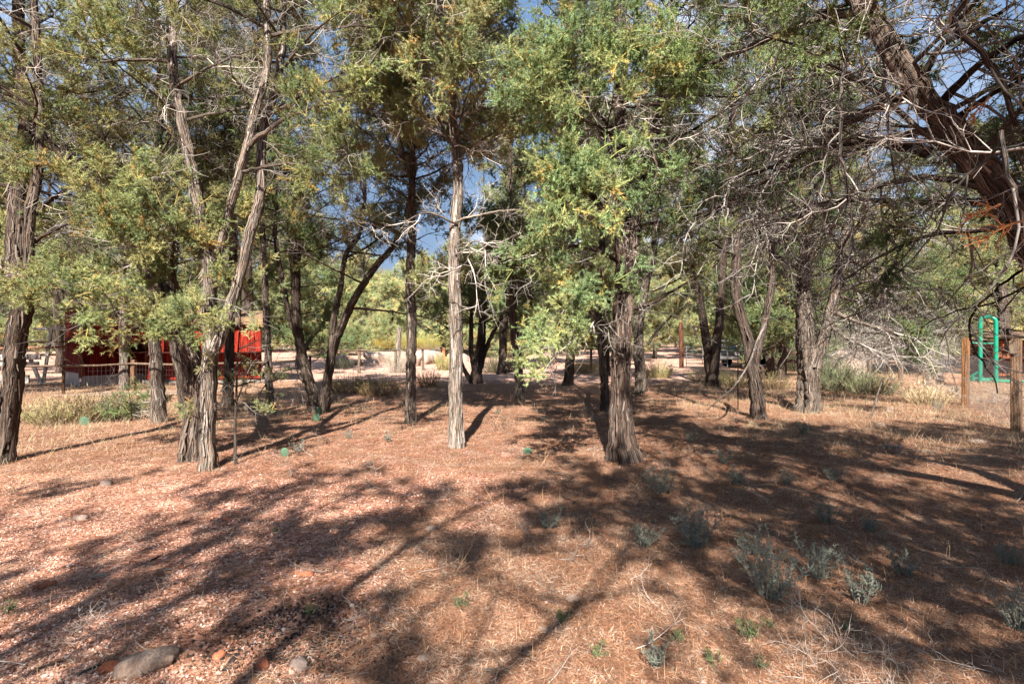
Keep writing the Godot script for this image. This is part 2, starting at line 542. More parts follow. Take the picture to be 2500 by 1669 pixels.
# a juniper: stems (each a mesh of its own), hand-set limbs, grown limbs, foliage and dead twigs
func tree(called: String, label: String, at: Vector3, stems: Array, opts := {}, limbs := [], group := "") -> Node3D:
	rng.seed = hash(label) + int(at.x * 100.0) * 7 + int(at.z * 100.0)
	var o := {"kind": 0, "bark": Color(0.20, 0.16, 0.13), "n": 26, "t0": 0.35, "spread": 2.0, "rise": 0.35, "leaf": 0.8, "dead": 0.5, "bare": 0.25, "inner": 0.12, "step": 0.22, "sub": 0.55, "cs": 1.0, "ds": 1.0, "brown": 0.22, "hang": 0.0, "more": 0.5, "sides": 14, "flute": 0.22, "lookout": Vector3.ZERO, "twin": 0.8, "fill": 0.15, "strips": 260, "tall": 0.0, "pale": 1.0, "origin": at, "bright": 1.0}
	o.merge(opts, true)
	var root := thing(called, label, "tree", at, 0.0, group)
	var g := Growth.new()
	var strips := Mesher.new()
	var per := int(ceil(float(o.n) / stems.size()))
	for s_ in stems:
		var s: Array = s_
		var loc := []
		for p: Vector3 in s[0]:
			loc.append(p - at)
		if o.tall > 0.0:
			loc.append(loc[loc.size() - 1] + Vector3(rng.randf_range(-0.3, 0.3), o.tall, rng.randf_range(-0.3, 0.3)))
		var line := smooth_line(loc, 0.10 if o.sides > 10 else 0.3)
		for i in line.size():
			line[i] += rv() * 0.012 * s[1] / 0.12
		var r := PackedFloat32Array()
		for i in line.size():
			var f := float(i) / (line.size() - 1)
			var flare: float = 1.0 + o.get("flare", 0.35) * exp(-maxf(0.0, line[i].y) * 5.0)
			r.append(lerpf(s[1], s[2], f) * flare * 0.82)
		var m := Mesher.new()
		m.tube(line, r, o.sides, o.bark, o.flute, rng.randf() * 6.0)
		part("trunk" if s_ == stems[0] else "stem", m, M.bark, root)
		if o.sides > 10:   # loose peeling strips of bark
			for i in int(o.strips):
				var k := int(pow(rng.randf(), 1.4) * 0.7 * (line.size() - 3))
				var t := (line[k + 2] - line[k]).normalized()
				var a := rng.randf() * TAU
				var u := t.cross(Vector3(0.3, 0.1, 1)).normalized()
				var q := u * cos(a) + t.cross(u) * sin(a)
				var p := line[k] + q * r[k] * rng.randf_range(0.98, 1.16)
				var ln := rng.randf_range(0.08, 0.34)
				var wd := t.cross(q) * rng.randf_range(0.004, 0.011)
				var tilt := q * rng.randf_range(0.0, 0.025) + t.cross(q) * rng.randf_range(-0.02, 0.02)
				var col: Color = o.bark * rng.randf_range(0.3, 1.05)
				var up := 1.0 if rng.randf() < 0.5 else -1.0
				strips.quad(p - wd, p - wd * 0.8 + t * ln * 0.6 * up, p + wd * 0.8 + t * ln * 0.6 * up, p + wd, col)
				strips.tri(p - wd * 0.8 + t * ln * 0.6 * up, p + (t * ln * up + tilt), p + wd * 0.8 + t * ln * 0.6 * up, col)
		var length: float = line.size()
		for i in per:
			var f: float = lerpf(o.t0, 1.0, (i + rng.randf()) / per)
			var k := mini(int(f * (length - 1)), line.size() - 2)
			var az := i * 2.4 + rng.randf_range(-0.5, 0.5)
			var up: float = o.rise * rng.randf_range(0.2, 1.6) + 0.5 * f - 0.25
			var d: Vector3 = Vector3(cos(az), up, sin(az)) + o.lookout * 0.5
			var reach: float = o.spread * rng.randf_range(0.55, 1.15) * (1.0 - 0.55 * f * f)
			var pts := wander(line[k], d, reach, 0.16 if o.sides > 10 else 0.4, 0.16, 0.03 - o.hang * 0.15)
			grow_limb(g, pts, clampf(0.010 + 0.010 * reach, 0.01, 0.04) * (1.1 - 0.4 * f), o)
		grow_limb(g, line.slice(int(line.size() * 0.8)), 0.02, o, false)
	for l_ in limbs:
		var l: Array = l_
		var loc := []
		for p: Vector3 in l[0]:
			loc.append(p - at)
		var line := smooth_line(loc, 0.12)
		for i in range(1, line.size()):
			line[i] += rv() * 0.012
		var m := Mesher.new()
		var lo: Dictionary = o.duplicate()
		if l.size() > 3:
			lo.merge(l[3], true)
		m.tube(line, taper(line.size(), l[1], l[2]), 9, lo.get("tone", o.bark), 0.14, rng.randf() * 6.0)
		part("limb", m, M.bark, root)
		grow_limb(g, line, l[1], lo, false)
	if strips.v.size():
		tag(part("bark_strips", strips, M.twig, root), "", "", "", "stuff")
	if g.wood.v.size():
		tag(part("branches", g.wood, M.bark, root), "", "", "", "stuff")
	for i in 3:
		if g.leaves[i].count: g.leaves[i].node("foliage", clumps[i], M.leaf, root)
		if g.dead[i].count: g.dead[i].node("dead_twigs", twigs[i], M.twig, root)
	return root

const ORDER := ["leftmost", "second from the left", "third from the left", "fourth from the left", "fifth from the left", "sixth from the left", "seventh from the left", "eighth from the left", "rightmost"]

func in_order(list: Array, say: String) -> Array:   # a label for each, by its place from left to right
	var places := []
	for q in list:
		places.append(q[0] / -q[1])
	var out := []
	for i in list.size():
		var k := 0
		for j in list.size():
			if places[j] < places[i] or (places[j] == places[i] and j < i):
				k += 1
		out.append(say % (ORDER[8] if k == list.size() - 1 else ORDER[k]))
	return out

func far_tree(called: String, label: String, x: float, z: float, h: float, kind: int, group: String, opts := {}) -> void:
	rng.seed = int(x * 137.0) + int(z * 977.0) + 5
	var at := on(x, z) - Vector3(0, 0.05, 0)
	var stems := []
	var k := 1 + rng.randi() % 2
	for i in k:
		var lean := Vector3(rng.randf_range(-0.12, 0.12) * h, 0, rng.randf_range(-0.12, 0.12) * h)
		var s := Vector3(rng.randf_range(-0.15, 0.15), 0, rng.randf_range(-0.15, 0.15)) * (k - 1.0)
		stems.append([[at + s, at + s + lean * 0.4 + Vector3(0, h * 0.35, 0), at + s * 3.0 + lean + Vector3(0, h * 0.7, 0), at + s * 4.0 + lean + Vector3(0, h, 0)], 0.10 + 0.012 * h, 0.025])
	var o := {"kind": kind, "n": 34, "t0": 0.12, "spread": h * 0.33, "rise": 0.45, "leaf": 0.9, "dead": 0.35, "bare": 0.1, "step": 0.34, "sub": 0.7, "cs": 1.6, "ds": 1.5, "brown": 0.15, "more": 0.9, "sides": 8, "flute": 0.15, "bark": Color(0.17, 0.135, 0.11)}
	o.merge(opts, true)
	tree(called, label, at, stems, o, [], group)

# ---------------------------------------------------------------- buildings and yard things
func slab(m: Mesher, a: Vector3, b: Vector3, d: Vector3, e: Vector3, thick: float, col: Color) -> void:
	var up := Vector3(0, thick, 0)
	m.out_quad(a + up, b + up, d + up, e + up, Vector3.UP, col)
	m.out_quad(a, b, d, e, Vector3.DOWN, col)
	var mid := (a + b + d + e) / 4.0
	for q in [[a, b], [b, d], [d, e], [e, a]]:
		m.out_quad(q[0], q[1], q[1] + up, q[0] + up, (q[0] + q[1]) * 0.5 - mid, col)

func board_wall(root: Node3D, a: Vector3, b: Vector3, y0: float, ya: float, yb: float, wide: float, col: Color, outward: Vector3) -> void:
	var along := (b - a)
	var k := int(round(along.length() / wide))
	var back := Mesher.new()
	var t := along.normalized()
	back.bar(Vector3(a.x, y0, a.z) + Vector3(0, (minf(ya, yb) - y0) * 0.5, 0) - outward * 0.03, Vector3(b.x, y0, b.z) + Vector3(0, (minf(ya, yb) - y0) * 0.5, 0) - outward * 0.03, 0.03, minf(ya, yb) - y0, Color(0.05, 0.015, 0.01), outward)
	part("wall", back, M.paint, root)
	for i in k:
		var f := (i + 0.5) / k
		var p := a.lerp(b, f)
		var m := Mesher.new()
		var dy := rng.randf_range(-0.015, 0.015)
		m.bar(Vector3(p.x, y0 + dy, p.z) + outward * rng.randf_range(0.006, 0.012), Vector3(p.x, lerpf(ya, yb, f), p.z) + outward * 0.008, along.length() / k - 0.012, 0.02, col * rng.randf_range(0.82, 1.18), outward, 0.004)
		part("board", m, M.board, root)

func corrugated(m: Mesher, a: Vector3, b: Vector3, y0: float, y1: float, outward: Vector3, col: Color) -> void:
	var k := int((b - a).length() / 0.035)
	for i in k:
		var p := a.lerp(b, float(i) / k) + outward * (0.02 + 0.010 * (i % 2))
		var q := a.lerp(b, float(i + 1) / k) + outward * (0.02 + 0.010 * ((i + 1) % 2))
		m.out_quad(Vector3(p.x, y0, p.z), Vector3(q.x, y0, q.z), Vector3(q.x, y1, q.z), Vector3(p.x, y1, p.z), outward, col)

func sheds() -> void:
	rng.seed = 501
	var red := Color(0.34, 0.032, 0.017)
	# the small shed at the left end
	var at := on(-15.0, -17.8)
	var s := thing("red_shed", "small narrow dark red shed with corrugated metal skirting at the left", "shed", at)
	var a := Vector3(-1.28, 0, -0.85)
	var b := Vector3(0, 0, 0)
	var c := Vector3(1.35, 0, -2.1)
	var d := a + c
	var ol := Vector3(-0.55, 0, 0.83)
	var orr := Vector3(0.84, 0, 0.54)
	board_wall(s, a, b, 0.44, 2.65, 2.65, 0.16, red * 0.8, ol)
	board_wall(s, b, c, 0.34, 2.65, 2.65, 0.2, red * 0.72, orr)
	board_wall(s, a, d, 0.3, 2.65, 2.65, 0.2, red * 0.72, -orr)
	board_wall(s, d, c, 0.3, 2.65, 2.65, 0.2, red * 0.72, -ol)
	var m := Mesher.new()
	corrugated(m, a, b, 0.0, 0.46, ol, Color(0.30, 0.31, 0.32))
	corrugated(m, b, c, 0.0, 0.36, orr, Color(0.28, 0.29, 0.30))
	part("metal_skirting", m, M.galv, s)
	m = Mesher.new()
	m.bar(b + Vector3(0.01, 0.3, 0.03), b + Vector3(0.01, 2.66, 0.03), 0.10, 0.05, Color(0.30, 0.15, 0.10), orr)
	part("corner_trim", m, M.board, s)
	m = Mesher.new()
	var hp := b.lerp(c, 0.32) + orr * 0.05 + Vector3(0, 1.0, 0)
	m.bar(hp, hp + Vector3(0.035, 0.2, -0.05), 0.025, 0.02, Color(0.75, 0.62, 0.30), orr)
	m.bar(hp + Vector3(0.035, 0.2, -0.05), hp + Vector3(0.07, 0.0, -0.1), 0.025, 0.02, Color(0.75, 0.62, 0.30), orr)
	part("door_handle", m, M.paint, s)
	m = Mesher.new()
	var over := Vector3(0, 2.68, 0)
	slab(m, a + over + (ol - orr) * 0.25 * 0.7, b + over + (ol + orr) * 0.25 * 0.7, c + over + (orr - ol) * 0.25 * 0.7 + Vector3(0, 0.35, 0), d + over - (orr + ol) * 0.25 * 0.7 + Vector3(0, 0.35, 0), 0.07, Color(0.24, 0.18, 0.14))
	part("roof", m, M.plank, s)
	# the longer shed
	at = on(-12.98, -18.4)
	s = thing("red_shed", "long bright red board shed with brown roof behind the twin trunks", "shed", at)
	var f := [Vector3(-2.6, 0, -2.7), Vector3(0, 0, 0), Vector3(3.5, 0, -0.9), Vector3(1.9, 0, -4.2), Vector3(-2.4, 0, -5.0)]
	var tops := [2.3, 2.15, 2.15, 2.8, 2.9]
	for i in 5:
		var j := (i + 1) % 5
		var out: Vector3 = (f[j] - f[i]).cross(Vector3.UP).normalized()
		if out.dot((f[i] + f[j]) * 0.5 - Vector3(0.3, 0, -2.4)) < 0.0:
			out = -out
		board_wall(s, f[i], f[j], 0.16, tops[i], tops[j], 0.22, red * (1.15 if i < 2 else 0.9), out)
		m = Mesher.new()
		m.bar(f[i] + Vector3(0, 0.06, 0) + out * 0.03, f[j] + Vector3(0, 0.06, 0) + out * 0.03, 0.10, 0.2, Color(0.36, 0.35, 0.34), out)
		part("footing", m, M.stone, s)
	var o1: Vector3 = (f[1] - f[0]).cross(Vector3.UP).normalized()
	if o1.z < 0.0:
		o1 = -o1
	for q in [0.18, 0.80]:
		m = Mesher.new()
		m.bar(f[0].lerp(f[1], q) + o1 * 0.045 + Vector3(0, 0.2, 0), f[0].lerp(f[1], q) + o1 * 0.045 + Vector3(0, 2.2, 0), 0.09, 0.025, Color(0.55, 0.36, 0.18), o1)
		part("door_batten", m, M.board, s)
	for q in [0.22, 1.35]:
		m = Mesher.new()
		m.bar(f[0].lerp(f[1], 0.205) + o1 * 0.047 + Vector3(0, q, 0), f[0].lerp(f[1], 0.775) + o1 * 0.047 + Vector3(0, q, 0), 0.12, 0.024, Color(0.62, 0.45, 0.27), o1)
		part("door_rail", m, M.board, s)
	m = Mesher.new()
	var w: Vector3 = f[1]
	var ce := Vector3(0.3, 0, -2.4)
	var ro := []
	for i in 5:
		var q: Vector3 = f[i]
		ro.append(q + (q - ce).normalized() * 0.35 + Vector3(0, tops[i] + 0.02, 0))
	slab(m, ro[0], ro[1], ro[2], ro[3], 0.08, Color(0.42, 0.29, 0.18))
	m.out_tri(ro[0] + Vector3(0, 0.08, 0), ro[3] + Vector3(0, 0.08, 0), ro[4] + Vector3(0, 0.08, 0), Vector3.UP, Color(0.42, 0.29, 0.18))
	m.out_tri(ro[0], ro[3], ro[4], Vector3.DOWN, Color(0.42, 0.29, 0.18))
	part("roof", m, M.plank, s)

func wire_mesh(m: Mesher, a: Vector3, b: Vector3, y0: float, y1: float, gap: float, col: Color) -> void:
	var k := int((b - a).length() / gap)
	for i in k + 1:
		var p := a.lerp(b, float(i) / k)
		m.tube(PackedVector3Array([p + Vector3(0, y0, 0), p + Vector3(0.004, y1, 0.002)]), PackedFloat32Array([0.0022, 0.0022]), 3, col)
	var h := int((y1 - y0) / (gap * 1.4))
	for i in h + 1:
		var y := lerpf(y0, y1, float(i) / h)
		m.tube(PackedVector3Array([a + Vector3(0, y, 0), a.lerp(b, 0.5) + Vector3(0, y - 0.01, 0), b + Vector3(0, y, 0)]), PackedFloat32Array([0.002, 0.002, 0.002]), 3, col)

func fences() -> void:
	rng.seed = 602
	# left fence before the sheds
	var spots := [Vector2(-18.2, -13.6), Vector2(-13.5, -15.4), Vector2(-12.3, -16.6), Vector2(-9.6, -16.4), Vector2(-7.3, -18.5)]
	var at := on(-13.5, -15.4)
	var s := thing("wire_fence", "round rail and wire mesh fence before the red sheds", "fence", at)
	var tops := []
	for i in spots.size():
		var p := on(spots[i].x, spots[i].y) - at
		var m := Mesher.new()
		var hh := 1.0 if i != 1 else 1.05
		if i == 1 or i == 4:
			var st := PackedVector3Array([p - Vector3(0, 0.1, 0), p + Vector3(0, hh, 0)])
			m.tube(st, PackedFloat32Array([0.045, 0.04]), 10, Color(0.10, 0.055, 0.035))
		else:
			m.bar(p - Vector3(0, 0.1, 0), p + Vector3(0.03, hh, 0), 0.13, 0.13, Color(0.27, 0.16, 0.10))
		part("post", m, M.wood, s)
		tops.append(p + Vector3(0, 0.88 if i > 0 else 0.92, 0.09))
	for i in spots.size() - 1:
		var m := Mesher.new()
		var line := PackedVector3Array([tops[i], tops[i].lerp(tops[i + 1], 0.5) + Vector3(0, -0.03, 0), tops[i + 1]])
		m.tube(line, PackedFloat32Array([0.04, 0.035, 0.03]), 8, Color(0.26, 0.19, 0.14), 0.1, i)
		part("rail", m, M.wood, s)
		m = Mesher.new()
		wire_mesh(m, tops[i] - Vector3(0, 0.88, 0), tops[i + 1] - Vector3(0, 0.88, 0), 0.05, 0.85, 0.1, Color(0.14, 0.14, 0.14))
		tag(part("wire_mesh", m, M.galv, s), "", "", "", "stuff")
	# the far fence along the drive
	at = on(-7.78, -26.0)
	s = thing("rail_fence", "weathered post and thin rail fence along the pale drive", "fence", at)
	var far := [Vector3(-12.6, 0.02, -24.5), Vector3(-7.78, 1.10, -26.0), Vector3(-6.1, 1.1, -26.8), Vector3(-4.95, 1.15, -28.5), Vector3(-3.0, 1.2, -29.5), Vector3(-0.5, 1.2, -28.5), Vector3(1.6, 1.2, -27.5), Vector3(4.4, 1.2, -28.5), Vector3(7.6, 1.2, -30.0)]
	tops = []
	for q: Vector3 in far:
		var p := on(q.x, q.z) - at
		var m := Mesher.new()
		m.bar(p - Vector3(0, 0.1, 0), p + Vector3(rng.randf_range(-0.03, 0.03), 1.22, 0), 0.12, 0.11, Color(0.24, 0.19, 0.15))
		part("post", m, M.wood, s)
		tops.append(p + Vector3(0, 1.17, 0.08))
	for i in far.size() - 1:
		var m := Mesher.new()
		m.tube(PackedVector3Array([tops[i], tops[i].lerp(tops[i + 1], 0.5) - Vector3(0, 0.03, 0), tops[i + 1]]), PackedFloat32Array([0.032, 0.03, 0.03]), 7, Color(0.20, 0.16, 0.13))
		part("rail", m, M.wood, s)
	# right fence of squared posts and welded wire
	at = on(8.87, -9.0)
	s = thing("wire_fence", "squared wooden post and welded wire fence at the right edge", "fence", at)
	var rp := [Vector2(7.2, -5.9), Vector2(8.87, -9.0), Vector2(10.99, -12.4), Vector2(13.5, -16.7), Vector2(15.2, -20.0), Vector2(16.4, -23.5)]
	tops = []
	for i in rp.size():
		var p := on(rp[i].x, rp[i].y) - at
		var m := Mesher.new()
		var hh: float = [1.6, 1.64, 1.66, 1.60, 1.5, 1.5][i]
		m.bar(p - Vector3(0, 0.1, 0), p + Vector3(rng.randf_range(-0.02, 0.02), hh, 0), 0.13, 0.13, [Color(0.32, 0.21, 0.13), Color(0.31, 0.21, 0.14), Color(0.40, 0.22, 0.11), Color(0.40, 0.31, 0.23), Color(0.38, 0.30, 0.23), Color(0.36, 0.28, 0.22)][i], Vector3(-0.55, 0, -0.83))
		part("post", m, M.wood, s)
		tops.append(p)
	var pm := Mesher.new()
	var tp: Vector3 = tops[1]
	pm.bar(tp + Vector3(-0.12, 1.38, 0.03), tp + Vector3(-0.12, 1.60, 0.03), 0.15, 0.09, Color(0.20, 0.16, 0.12), Vector3(0, 0, 1))
	part("cleat", pm, M.wood, s)
	for i in rp.size() - 1:
		var m := Mesher.new()
		wire_mesh(m, tops[i], tops[i + 1], 0.03, 1.22, 0.055 if i < 3 else 0.1, Color(0.22, 0.22, 0.23))
		tag(part("wire_mesh", m, M.galv, s), "", "", "", "stuff")
		for y in [1.34, 1.48]:
			m = Mesher.new()
			m.tube(PackedVector3Array([tops[i] + Vector3(0, y, 0.06), tops[i].lerp(tops[i + 1], 0.5) + Vector3(0, y - 0.03, 0.06), tops[i + 1] + Vector3(0, y, 0.06)]), PackedFloat32Array([0.003, 0.003, 0.003]), 3, Color(0.25, 0.25, 0.25))
			part("wire", m, M.galv, s)
	# plank corral behind it
	at = on(15.5, -24.0)
	s = thing("plank_fence", "corral of two long pinkish planks beyond the wire fence", "fence", at)
	for y in [0.62, 0.98]:
		for i in 3:
			var m := Mesher.new()
			m.bar(Vector3(-2.6 + i * 2.45, y, 0), Vector3(-0.2 + i * 2.45, y + 0.02, -0.1), 0.05, 0.17, Color(0.48, 0.32, 0.24), Vector3(0, 1, 0))
			part("plank", m, M.plank, s)
	for i in 4:
		var m := Mesher.new()
		m.bar(Vector3(-2.65 + i * 2.45, -0.1, -0.1), Vector3(-2.65 + i * 2.45, 1.2, -0.1), 0.13, 0.13, Color(0.24, 0.18, 0.14))
		part("post", m, M.wood, s)

func arc(c: Vector3, r: float, from: float, to: float, k: int, across: Vector3) -> PackedVector3Array:
	var p := PackedVector3Array()
	for i in k + 1:
		var a := lerpf(from, to, float(i) / k)
		p.append(c + across * (cos(a) * r) + Vector3(0, sin(a) * r, 0))
	return p

func flat_radius(k: int, r: float) -> PackedFloat32Array:
	return taper(k, r, r)

func pipe(parent: Node3D, called: String, pts: PackedVector3Array, r: float, col: Color, mt: Material) -> void:
	var m := Mesher.new()
	m.tube(pts, flat_radius(pts.size(), r), 12, col)
	part(called, m, mt, parent)

func yard() -> void:
	rng.seed = 703
	# green pipe frame behind the right fence
	var g := Color(0.0, 0.20, 0.125)
	var at := on(17.4, -18.7)
	var s := thing("pipe_chute", "teal green steel pipe chute with arched top behind right fence", "chute", at)
	var along := Vector3(0.73, 0, 0.68)
	var top := arc(Vector3(0.0, 2.2, 0), 0.21, PI, 0.0, 10, along)
	var u := PackedVector3Array([along * -0.21])
	u.append_array(top)
	u.append(along * 0.21)
	pipe(s, "hoop", u, 0.066, g, M.pipe)
	pipe(s, "base_pipe", PackedVector3Array([along * -1.15 + Vector3(0.1, 0.06, -0.1), along * 1.05 + Vector3(0.1, 0.06, -0.1)]), 0.065, g, M.pipe)
	pipe(s, "base_pipe", PackedVector3Array([along * -1.0 + Vector3(0.6, 0.06, -0.7), along * 0.2 + Vector3(0.6, 0.06, -0.7)]), 0.065, g, M.pipe)
	pipe(s, "cross_bar", PackedVector3Array([along * -0.7 + Vector3(0, 1.45, 0), along * 0.25 + Vector3(0, 1.42, 0)]), 0.035, g, M.pipe)
	pipe(s, "brace", PackedVector3Array([along * -0.6 + Vector3(0.08, 0.08, -0.08), along * -0.2 + Vector3(0, 0.42, 0)]), 0.05, g, M.pipe)
	pipe(s, "brace", PackedVector3Array([along * -0.42 + Vector3(0.06, 0.06, -0.06), along * -0.42 + Vector3(0.03, 0.24, -0.03)]), 0.04, g, M.pipe)
	# red brown door behind it
	at = on(19.3, -20.3)
	s = thing("board_hut", "rust brown plank hut behind the green pipe chute", "hut", at)
	board_wall(s, Vector3(-0.2, 0, 0), Vector3(2.2, 0, 0.4), 0.15, 1.55, 1.6, 0.15, Color(0.42, 0.15, 0.07), Vector3(-0.16, 0, 0.98))
	board_wall(s, Vector3(-0.2, 0, 0), Vector3(0.1, 0, -1.6), 0.15, 1.55, 1.6, 0.15, Color(0.36, 0.13, 0.06), Vector3(-0.98, 0, -0.18))
	for y in [0.45, 1.2]:
		var m := Mesher.new()
		m.bar(Vector3(-0.15, y, 0.05), Vector3(2.15, y + 0.02, 0.45), 0.1, 0.03, Color(0.36, 0.13, 0.06), Vector3(-0.16, 0, 0.98))
		part("ledge", m, M.board, s)
	var rm := Mesher.new()
	slab(rm, Vector3(-0.4, 1.6, 0.2), Vector3(2.4, 1.65, 0.6), Vector3(2.6, 1.95, -1.8), Vector3(-0.2, 1.9, -1.9), 0.05, Color(0.28, 0.2, 0.15))
	part("roof", rm, M.plank, s)
	# sandstone block
	var bm := Mesher.new()
	bm.lump(Vector3(0, 0.2, 0), Vector3(0.36, 0.27, 0.3), 0.05, 4.0, Color(0.55, 0.33, 0.21), 10, 16, 0.8)
	var b := part("sandstone_block", bm, M.stone, self)
	b.position = on(15.3, -17.9)
	tag(b, "tan sandstone block on the ground behind the third squared post", "stone")
	# white stand at the left
	var wcol := Color(0.72, 0.73, 0.74)
	at = on(-17.3, -18.6)
	s = thing("white_stand", "white painted wooden stand with tall post left of the red sheds", "stand", at)
	var bars := [["post", Vector3(0.25, 0, 0), Vector3(0.55, 2.0, 0), 0.11], ["crosspiece", Vector3(-0.1, 2.02, 0), Vector3(1.1, 2.06, 0), 0.09], ["leg", Vector3(0.3, 0, 0.12), Vector3(-0.12, 1.0, 0.12), 0.13], ["leg", Vector3(-1.0, 0, 0.1), Vector3(-0.8, 1.0, 0.1), 0.1], ["leg", Vector3(0.9, 0.1, -0.5), Vector3(0.8, 0.9, -0.5), 0.09], ["board", Vector3(-1.1, 1.0, 0.2), Vector3(0.35, 1.02, 0.2), 0.2], ["board", Vector3(-1.1, 0.76, 0.22), Vector3(0.3, 0.78, 0.22), 0.14], ["board", Vector3(-1.1, 0.2, 0.16), Vector3(-0.1, 0.22, 0.16), 0.3]]
	for q in bars:
		var m := Mesher.new()
		m.bar(q[1], q[2], q[3], 0.05, wcol * rng.randf_range(0.85, 1.05), Vector3(0, 0, 1))
		part(q[0], m, M.plank, s)
	var lm := Mesher.new()
	lm.tube(PackedVector3Array([Vector3(-1.2, 1.32, 0.1), Vector3(1.6, 1.38, 0.1)]), flat_radius(2, 0.045), 8, Color(0.45, 0.24, 0.15))
	part("rail", lm, M.wood, s)
	# boards lying along the shed
	for i in 4:
		var m := Mesher.new()
		m.bar(Vector3(-1.9, 0.03, 0), Vector3(1.9, 0.05, 0.1), 0.16, 0.04, Color(0.40, 0.31, 0.25) * rng.randf_range(0.8, 1.2), Vector3(0, 1, 0))
		var o := part("plank", m, M.plank, self)
		o.position = on(-11.6 + 0.25 * i, -15.2 - 0.36 * i)
		o.rotation.y = 0.12 + 0.05 * i
		tag(o, ["weathered plank lying nearest the front of the fence", "second grey plank lying on the ground before the sheds", "third loose plank in front of the red sheds", "plank lying closest to the long red shed"][i], "plank")
	# pipe gate and its post
	at = on(11.9, -31.0)
	s = thing("pipe_gate", "galvanised seven rail pipe gate standing across the far lane", "gate", at)
	var gal := Color(0.22, 0.235, 0.25)
	for i in 7:
		pipe(s, "rail", PackedVector3Array([Vector3(-1.35, 0.12 + 0.2 * i, 0), Vector3(1.15, 0.12 + 0.2 * i, 0)]), 0.02, gal, M.galv)
	for x in [-1.35, -0.1, 1.15]:
		pipe(s, "upright", PackedVector3Array([Vector3(x, 0.08, 0.03), Vector3(x, 1.36, 0.03)]), 0.022, gal, M.galv)
	pipe(s, "brace", PackedVector3Array([Vector3(-1.33, 1.2, 0.05), Vector3(-0.12, 0.7, 0.05)]), 0.018, gal, M.galv)
	at = on(17.2, -34.5)
	s = thing("corral_panel", "second galvanised pipe panel behind the gate", "panel", at)
	for i in 5:
		pipe(s, "rail", PackedVector3Array([Vector3(-4.2, 0.4 + 0.3 * i, -0.4), Vector3(0.2, 0.4 + 0.3 * i, 0)]), 0.024, gal, M.galv)
	for x in [-4.2, -2.6, -1.0, 0.2]:
		pipe(s, "upright", PackedVector3Array([Vector3(x, 0, -0.4 + 0.09 * (x + 4.2)), Vector3(x, 1.7, -0.4 + 0.09 * (x + 4.2))]), 0.026, gal, M.galv)
	var gm := Mesher.new()
	gm.tube(wander(Vector3.ZERO, Vector3.UP, 2.7, 0.4, 0.015, 0.0), taper(7, 0.13, 0.12), 12, Color(0.25, 0.115, 0.08), 0.1, 1.0)
	var gp := part("gate_post", gm, M.bark, self)
	gp.position = on(10.15, -30.6)
	tag(gp, "thick red brown log gate post at the left end of the pipe gate", "post")
	# white trailer far behind the gate
	at = on(22.5, -56.0)
	s = thing("white_trailer", "low white trailer far away behind the pipe gate", "trailer", at)
	var tm := Mesher.new()
	tm.bar(Vector3(0, 0.5, 0), Vector3(0, 2.6, 0), 6.0, 2.4, Color(0.8, 0.8, 0.78), Vector3(0, 0, 1), 0.12)
	part("body", tm, M.paint, s)
	for x in [-1.6, 1.4]:
		var m := Mesher.new()
		m.box(Vector3(x, 1.7, 1.21), Vector3(0.9, 0.6, 0.04), Color(0.05, 0.06, 0.07))
		part("window", m, M.paint, s)
	for x in [-0.6, 0.6]:
		var m := Mesher.new()
		m.tube(PackedVector3Array([Vector3(x, 0.34, 0.95), Vector3(x, 0.34, 1.15)]), flat_radius(2, 0.34), 18, Color(0.02, 0.02, 0.02))
		part("wheel", m, M.paint, s)
	truck()
	barrels()

